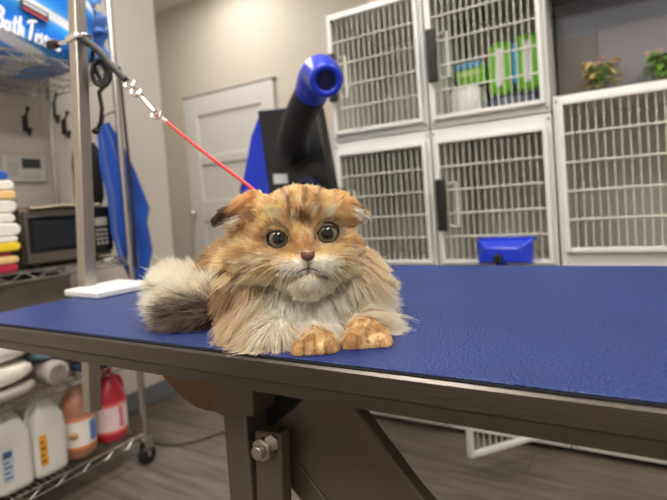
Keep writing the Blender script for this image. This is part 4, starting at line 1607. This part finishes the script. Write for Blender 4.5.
# clumping direction noise
cl = np.stack([vnoise(roots, 130, 41+k)-.5 for k in range(3)], 1)
cl2 = np.stack([vnoise(roots, 420, 51+k)-.5 for k in range(3)], 1)
jit = rng.normal(size=(NH, 3))
amp = np.where(hd_ | pw | er_, .45, 1.1)[:, None]
flow = flow/np.linalg.norm(flow, axis=1)[:, None]
tan = flow-nn*(flow*nn).sum(1)[:, None]
tan /= (np.linalg.norm(tan, axis=1)+1e-6)[:, None]
dirv = tan*(1-lift)[:, None]+nn*lift[:, None]+cl*amp+cl2*amp*.5+jit*.07
dirv /= np.linalg.norm(dirv, axis=1)[:, None]
lens = lenb*(.7+.45*rng.random(NH))
stray = rng.random(NH) < .025
lens = np.where(stray & ~pw, lens*1.35, lens)
K = 5
pts = np.empty((NH, K, 3))
grav = np.where(hd_ | pw, .10, np.where(tl, .22, .55))[:, None]
for k in range(K):
    s_ = k/(K-1)
    bend = flow*.55*s_*s_
    pts[:, k] = roots-nn*.0006+(dirv*s_+bend*.5+np.array([0, 0, -1.0])*grav*s_*s_*.5)*lens[:, None]
pts[..., 2] = np.where(pts[..., 2] < CZ+.0008, CZ+.0008+.15*(pts[..., 2]-CZ)*0+.0006*np.abs(np.sin(pts[..., 0]*900)), pts[..., 2])
# keep strands off the eyes and nose
for e in EYEP:
    e = np.array(e)
    rel = pts-e
    xx = rel@RHn
    zz = rel[..., 2]
    zz = zz+.001
    q = np.sqrt((xx/.0116)**2+(zz/.0088)**2)+1e-6
    near = (q < 1) & (rel@BHn < .02)
    sc_ = np.where(near, 1/q, 1.0)
    pts += (xx*(sc_-1))[..., None]*RHn+(zz*(sc_-1))[..., None]*Zn
rad0 = np.where(hd_ | pw | er_, .00030, .00040)*(.8+.5*rng.random(NH))


def hair_object(name, P_, rad_, colr, material, parent):
    n0, k0, _ = P_.shape
    hc = bpy.data.hair_curves.new(name)
    hc.add_curves([k0]*n0)
    loc = np.array(ORG[parent.name])
    at_ = hc.attributes.get('position') or hc.attributes.new('position', 'FLOAT_VECTOR', 'POINT')
    at_.data.foreach_set('vector', (P_-loc).reshape(-1).astype(np.float32))
    ra = hc.attributes.get('radius') or hc.attributes.new('radius', 'FLOAT', 'POINT')
    ra.data.foreach_set('value', rad_.reshape(-1).astype(np.float32))
    ca = hc.attributes.new('fur_colour', 'FLOAT_COLOR', 'POINT')
    c4 = np.concatenate([colr, np.ones((n0, k0, 1))], 2)
    ca.data.foreach_set('color', c4.reshape(-1).astype(np.float32))
    o = bpy.data.objects.new(name, hc)
    COL.objects.link(o)
    o.parent = parent
    hc.materials.append(material)
    ORG[o.name] = Vector(loc)
    return o


FURM, nt, b = node_mat('fur strands')
an = nt.nodes.new('ShaderNodeAttribute')
an.attribute_name = 'fur_colour'
nt.links.new(an.outputs['Color'], b.inputs['Base Color'])
b.inputs['Roughness'].default_value = .55
b.inputs['Specular IOR Level'].default_value = .25
tr_ = nt.nodes.new('ShaderNodeBsdfTranslucent')
nt.links.new(an.outputs['Color'], tr_.inputs['Color'])
ms = nt.nodes.new('ShaderNodeMixShader')
ms.inputs[0].default_value = .45
nt.links.new(b.outputs[0], ms.inputs[1])
nt.links.new(tr_.outputs[0], ms.inputs[2])
nt.links.new(ms.outputs[0], nt.nodes['Material Output'].inputs['Surface'])
ss = np.linspace(0, 1, K)[None, :, None]
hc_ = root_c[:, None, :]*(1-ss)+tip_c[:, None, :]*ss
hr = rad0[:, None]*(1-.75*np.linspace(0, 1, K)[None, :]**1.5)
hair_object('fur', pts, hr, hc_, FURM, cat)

# skin colours on the body mesh
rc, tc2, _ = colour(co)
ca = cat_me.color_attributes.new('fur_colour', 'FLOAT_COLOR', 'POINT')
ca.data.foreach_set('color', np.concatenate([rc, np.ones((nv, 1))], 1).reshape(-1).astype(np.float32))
SKIN, nt, b = node_mat('undercoat')
an = nt.nodes.new('ShaderNodeAttribute')
an.attribute_name = 'fur_colour'
nt.links.new(an.outputs['Color'], b.inputs['Base Color'])
b.inputs['Roughness'].default_value = .9
b.inputs['Specular IOR Level'].default_value = .1
cat_me.materials.clear()
cat_me.materials.append(SKIN)

# eyes
EYEM, nt, b = node_mat('cat eye')
tc = nt.nodes.new('ShaderNodeTexCoord')
sx = nt.nodes.new('ShaderNodeSeparateXYZ')
nt.links.new(tc.outputs['Object'], sx.inputs[0])
cmb = nt.nodes.new('ShaderNodeCombineXYZ')
nt.links.new(sx.outputs['X'], cmb.inputs[0])
nt.links.new(sx.outputs['Z'], cmb.inputs[1])
vl = nt.nodes.new('ShaderNodeVectorMath')
vl.operation = 'LENGTH'
nt.links.new(cmb.outputs[0], vl.inputs[0])
ml = nt.nodes.new('ShaderNodeMath')
ml.operation = 'MULTIPLY'
ml.inputs[1].default_value = 1/.013
nt.links.new(vl.outputs['Value'], ml.inputs[0])
r = ramp(nt, [(.0, (4, 4, 5)), (.42, (6, 6, 7)), (.48, (88, 90, 68)), (.62, (124, 124, 100)), (.74, (90, 88, 70)), (.80, (20, 17, 14)), (1, (12, 10, 9))])
nt.links.new(ml.outputs[0], r.inputs[0])
nt.links.new(r.outputs[0], b.inputs['Base Color'])
b.inputs['Roughness'].default_value = .08
b.inputs['Coat Weight'].default_value = .6
b.inputs['Coat Roughness'].default_value = .03
for e, c_ in zip(EYE, EYEP):
    bm_ = bmesh.new()
    bmesh.ops.create_uvsphere(bm_, u_segments=32, v_segments=24, radius=ER)
    me = bpy.data.meshes.new('eye')
    bm_.to_mesh(me)
    bm_.free()
    for p in me.polygons: p.use_smooth = True
    me.materials.append(EYEM)
    o = bpy.data.objects.new('eye', me)
    COL.objects.link(o)
    o.parent = cat
    tocam = (CAM-c_)
    tocam.z *= .5
    o.rotation_euler = (-tocam).to_track_quat('Y', 'Z').to_euler()
    o.location = c_-catloc+Vector(BH)*.006
    # eyelid rim
    lid = MB()
    f_ = Vector(-BH)
    ring_ = []
    for i in range(36):
        a = 2*pi*i/36
        inner = 1 if e[0] < 300 else -1
        xx, zz = cos(a)*.0116, sin(a)*(.0080 if sin(a) > 0 else .0094)
        zz -= .0022*max(0, inner*cos(a))**2
        dep = sqrt(max(0, ER**2-xx*xx-zz*zz))
        ring_.append(c_+Vector(BH)*.006+RH*xx+ZH*zz+f_*(dep+.0004))
    lid.tube(ring_, .0012, 8, True)
    lid.build('eyelid', mat('dark eyelid skin', (36, 24, 20), .5), cat)

# nose leather
nb_ = MB()
NP = at(308, 256.5, .4975)


def nosef(u, v_):
    a = (u-.5)*2
    b3 = (v_-.5)*2
    wdt = .0068*(1-.62*max(0, -b3)**1.2)
    xx = a*wdt
    zz = b3*.0044+(.0008*abs(a) if b3 > 0 else 0)
    dep = .004*(1-a*a*.8)*(1-.5*b3*b3)
    return NP+RH*xx+ZH*zz-BH*dep


nb_.grid(nosef, 12, 10)
nb_.build('nose', mat('brick pink nose', (104, 64, 56), .5, bump=.3, bscale=900), cat)
ns_ = MB()
for s_ in (-1, 1):
    ns_.sph(NP+RH*s_*.0032-ZH*.0006-BH*.0028, (.0012, .0010, .0007), 8, HM)
ns_.build('nostril', mat('nostril dark', (30, 16, 14), .6), cat)
mo_ = MB()
M0 = at(308, 261, .4955)
mo_.tube([M0, at(308, 265, .4945), at(308.5, 268, .4945)], .0006, 6)
mo_.tube([at(308.5, 268, .4945), at(304, 269.6, .4945), at(300, 271.5, .495), at(297, 273.5, .497)], [.0008, .0007, .0005, .0003], 6, smooth=3)
mo_.tube([at(308.5, 268, .4945), at(313, 269.2, .4945), at(317, 270.5, .495), at(320, 272.5, .497)], [.0008, .0007, .0005, .0003], 6, smooth=3)
mo_.build('mouth', mat('mouth dark', (60, 36, 32), .6), cat)

# whiskers and long wispy guard hairs
wh = []
WH = [((290, 262), (230, 292)), ((288, 264), (236, 306)), ((291, 266), (250, 318)), ((287, 261), (222, 283)), ((293, 268), (262, 322)), ((286, 263), (216, 300)), ((292, 268), (272, 316)), ((289, 260), (240, 276)),
      ((296, 269), (279, 312)), ((326, 260), (382, 276)), ((328, 262), (392, 290)), ((325, 264), (374, 306)), ((329, 261), (398, 302)), ((323, 266), (360, 318)), ((327, 259), (372, 268)), ((321, 267), (349, 312)), ((326, 265), (384, 322)), ((319, 268), (338, 306)),
      ((273, 222), (258, 200)), ((331, 217), (346, 196))]
for (a, b3) in WH:
    P0 = at(a[0], a[1], .499)
    P3 = at(b3[0], b3[1], .475 if b3[1] > 230 else .50)
    bow = Vector((0, 0, .010 if b3[1] > 230 else .002))
    q = [P0.lerp(P3, k/9)+bow*sin(pi*k/9) for k in range(10)]
    wh.append(q)
wp = np.array([[list(p) for p in q] for q in wh])
wr = np.tile(np.linspace(.00021, .00008, 10), (len(wh), 1))
wc = np.tile(np.array([.88, .84, .76]), (len(wh), 10, 1))
hair_object('whiskers', wp, wr, wc, FURM, cat)
# pale ear tufts
et = []
for (a, b3, nn_) in (((262, 214), (232, 221), 34), ((256, 218), (222, 224), 22), ((355, 210), (366, 217), 26), ((353, 213), (364, 222), 18)):
    for k in range(nn_):
        j = lambda s_: random.gauss(0, s_)
        P0 = at(a[0]+j(3), a[1]+j(1.5), .536+j(.002))
        P3 = at(b3[0]+j(4), b3[1]+j(2.4), .530+j(.004))
        et.append([list(P0.lerp(P3, q/5)+Vector((0, 0, .002*sin(pi*q/5)))) for q in range(6)])
ep = np.array(et)
hair_object('ear_tufts', ep, np.tile(np.linspace(.00024, .00008, 6), (len(et), 1)), np.tile(np.array([.85, .80, .70]), (len(et), 6, 1)), FURM, cat)
#CAT_END
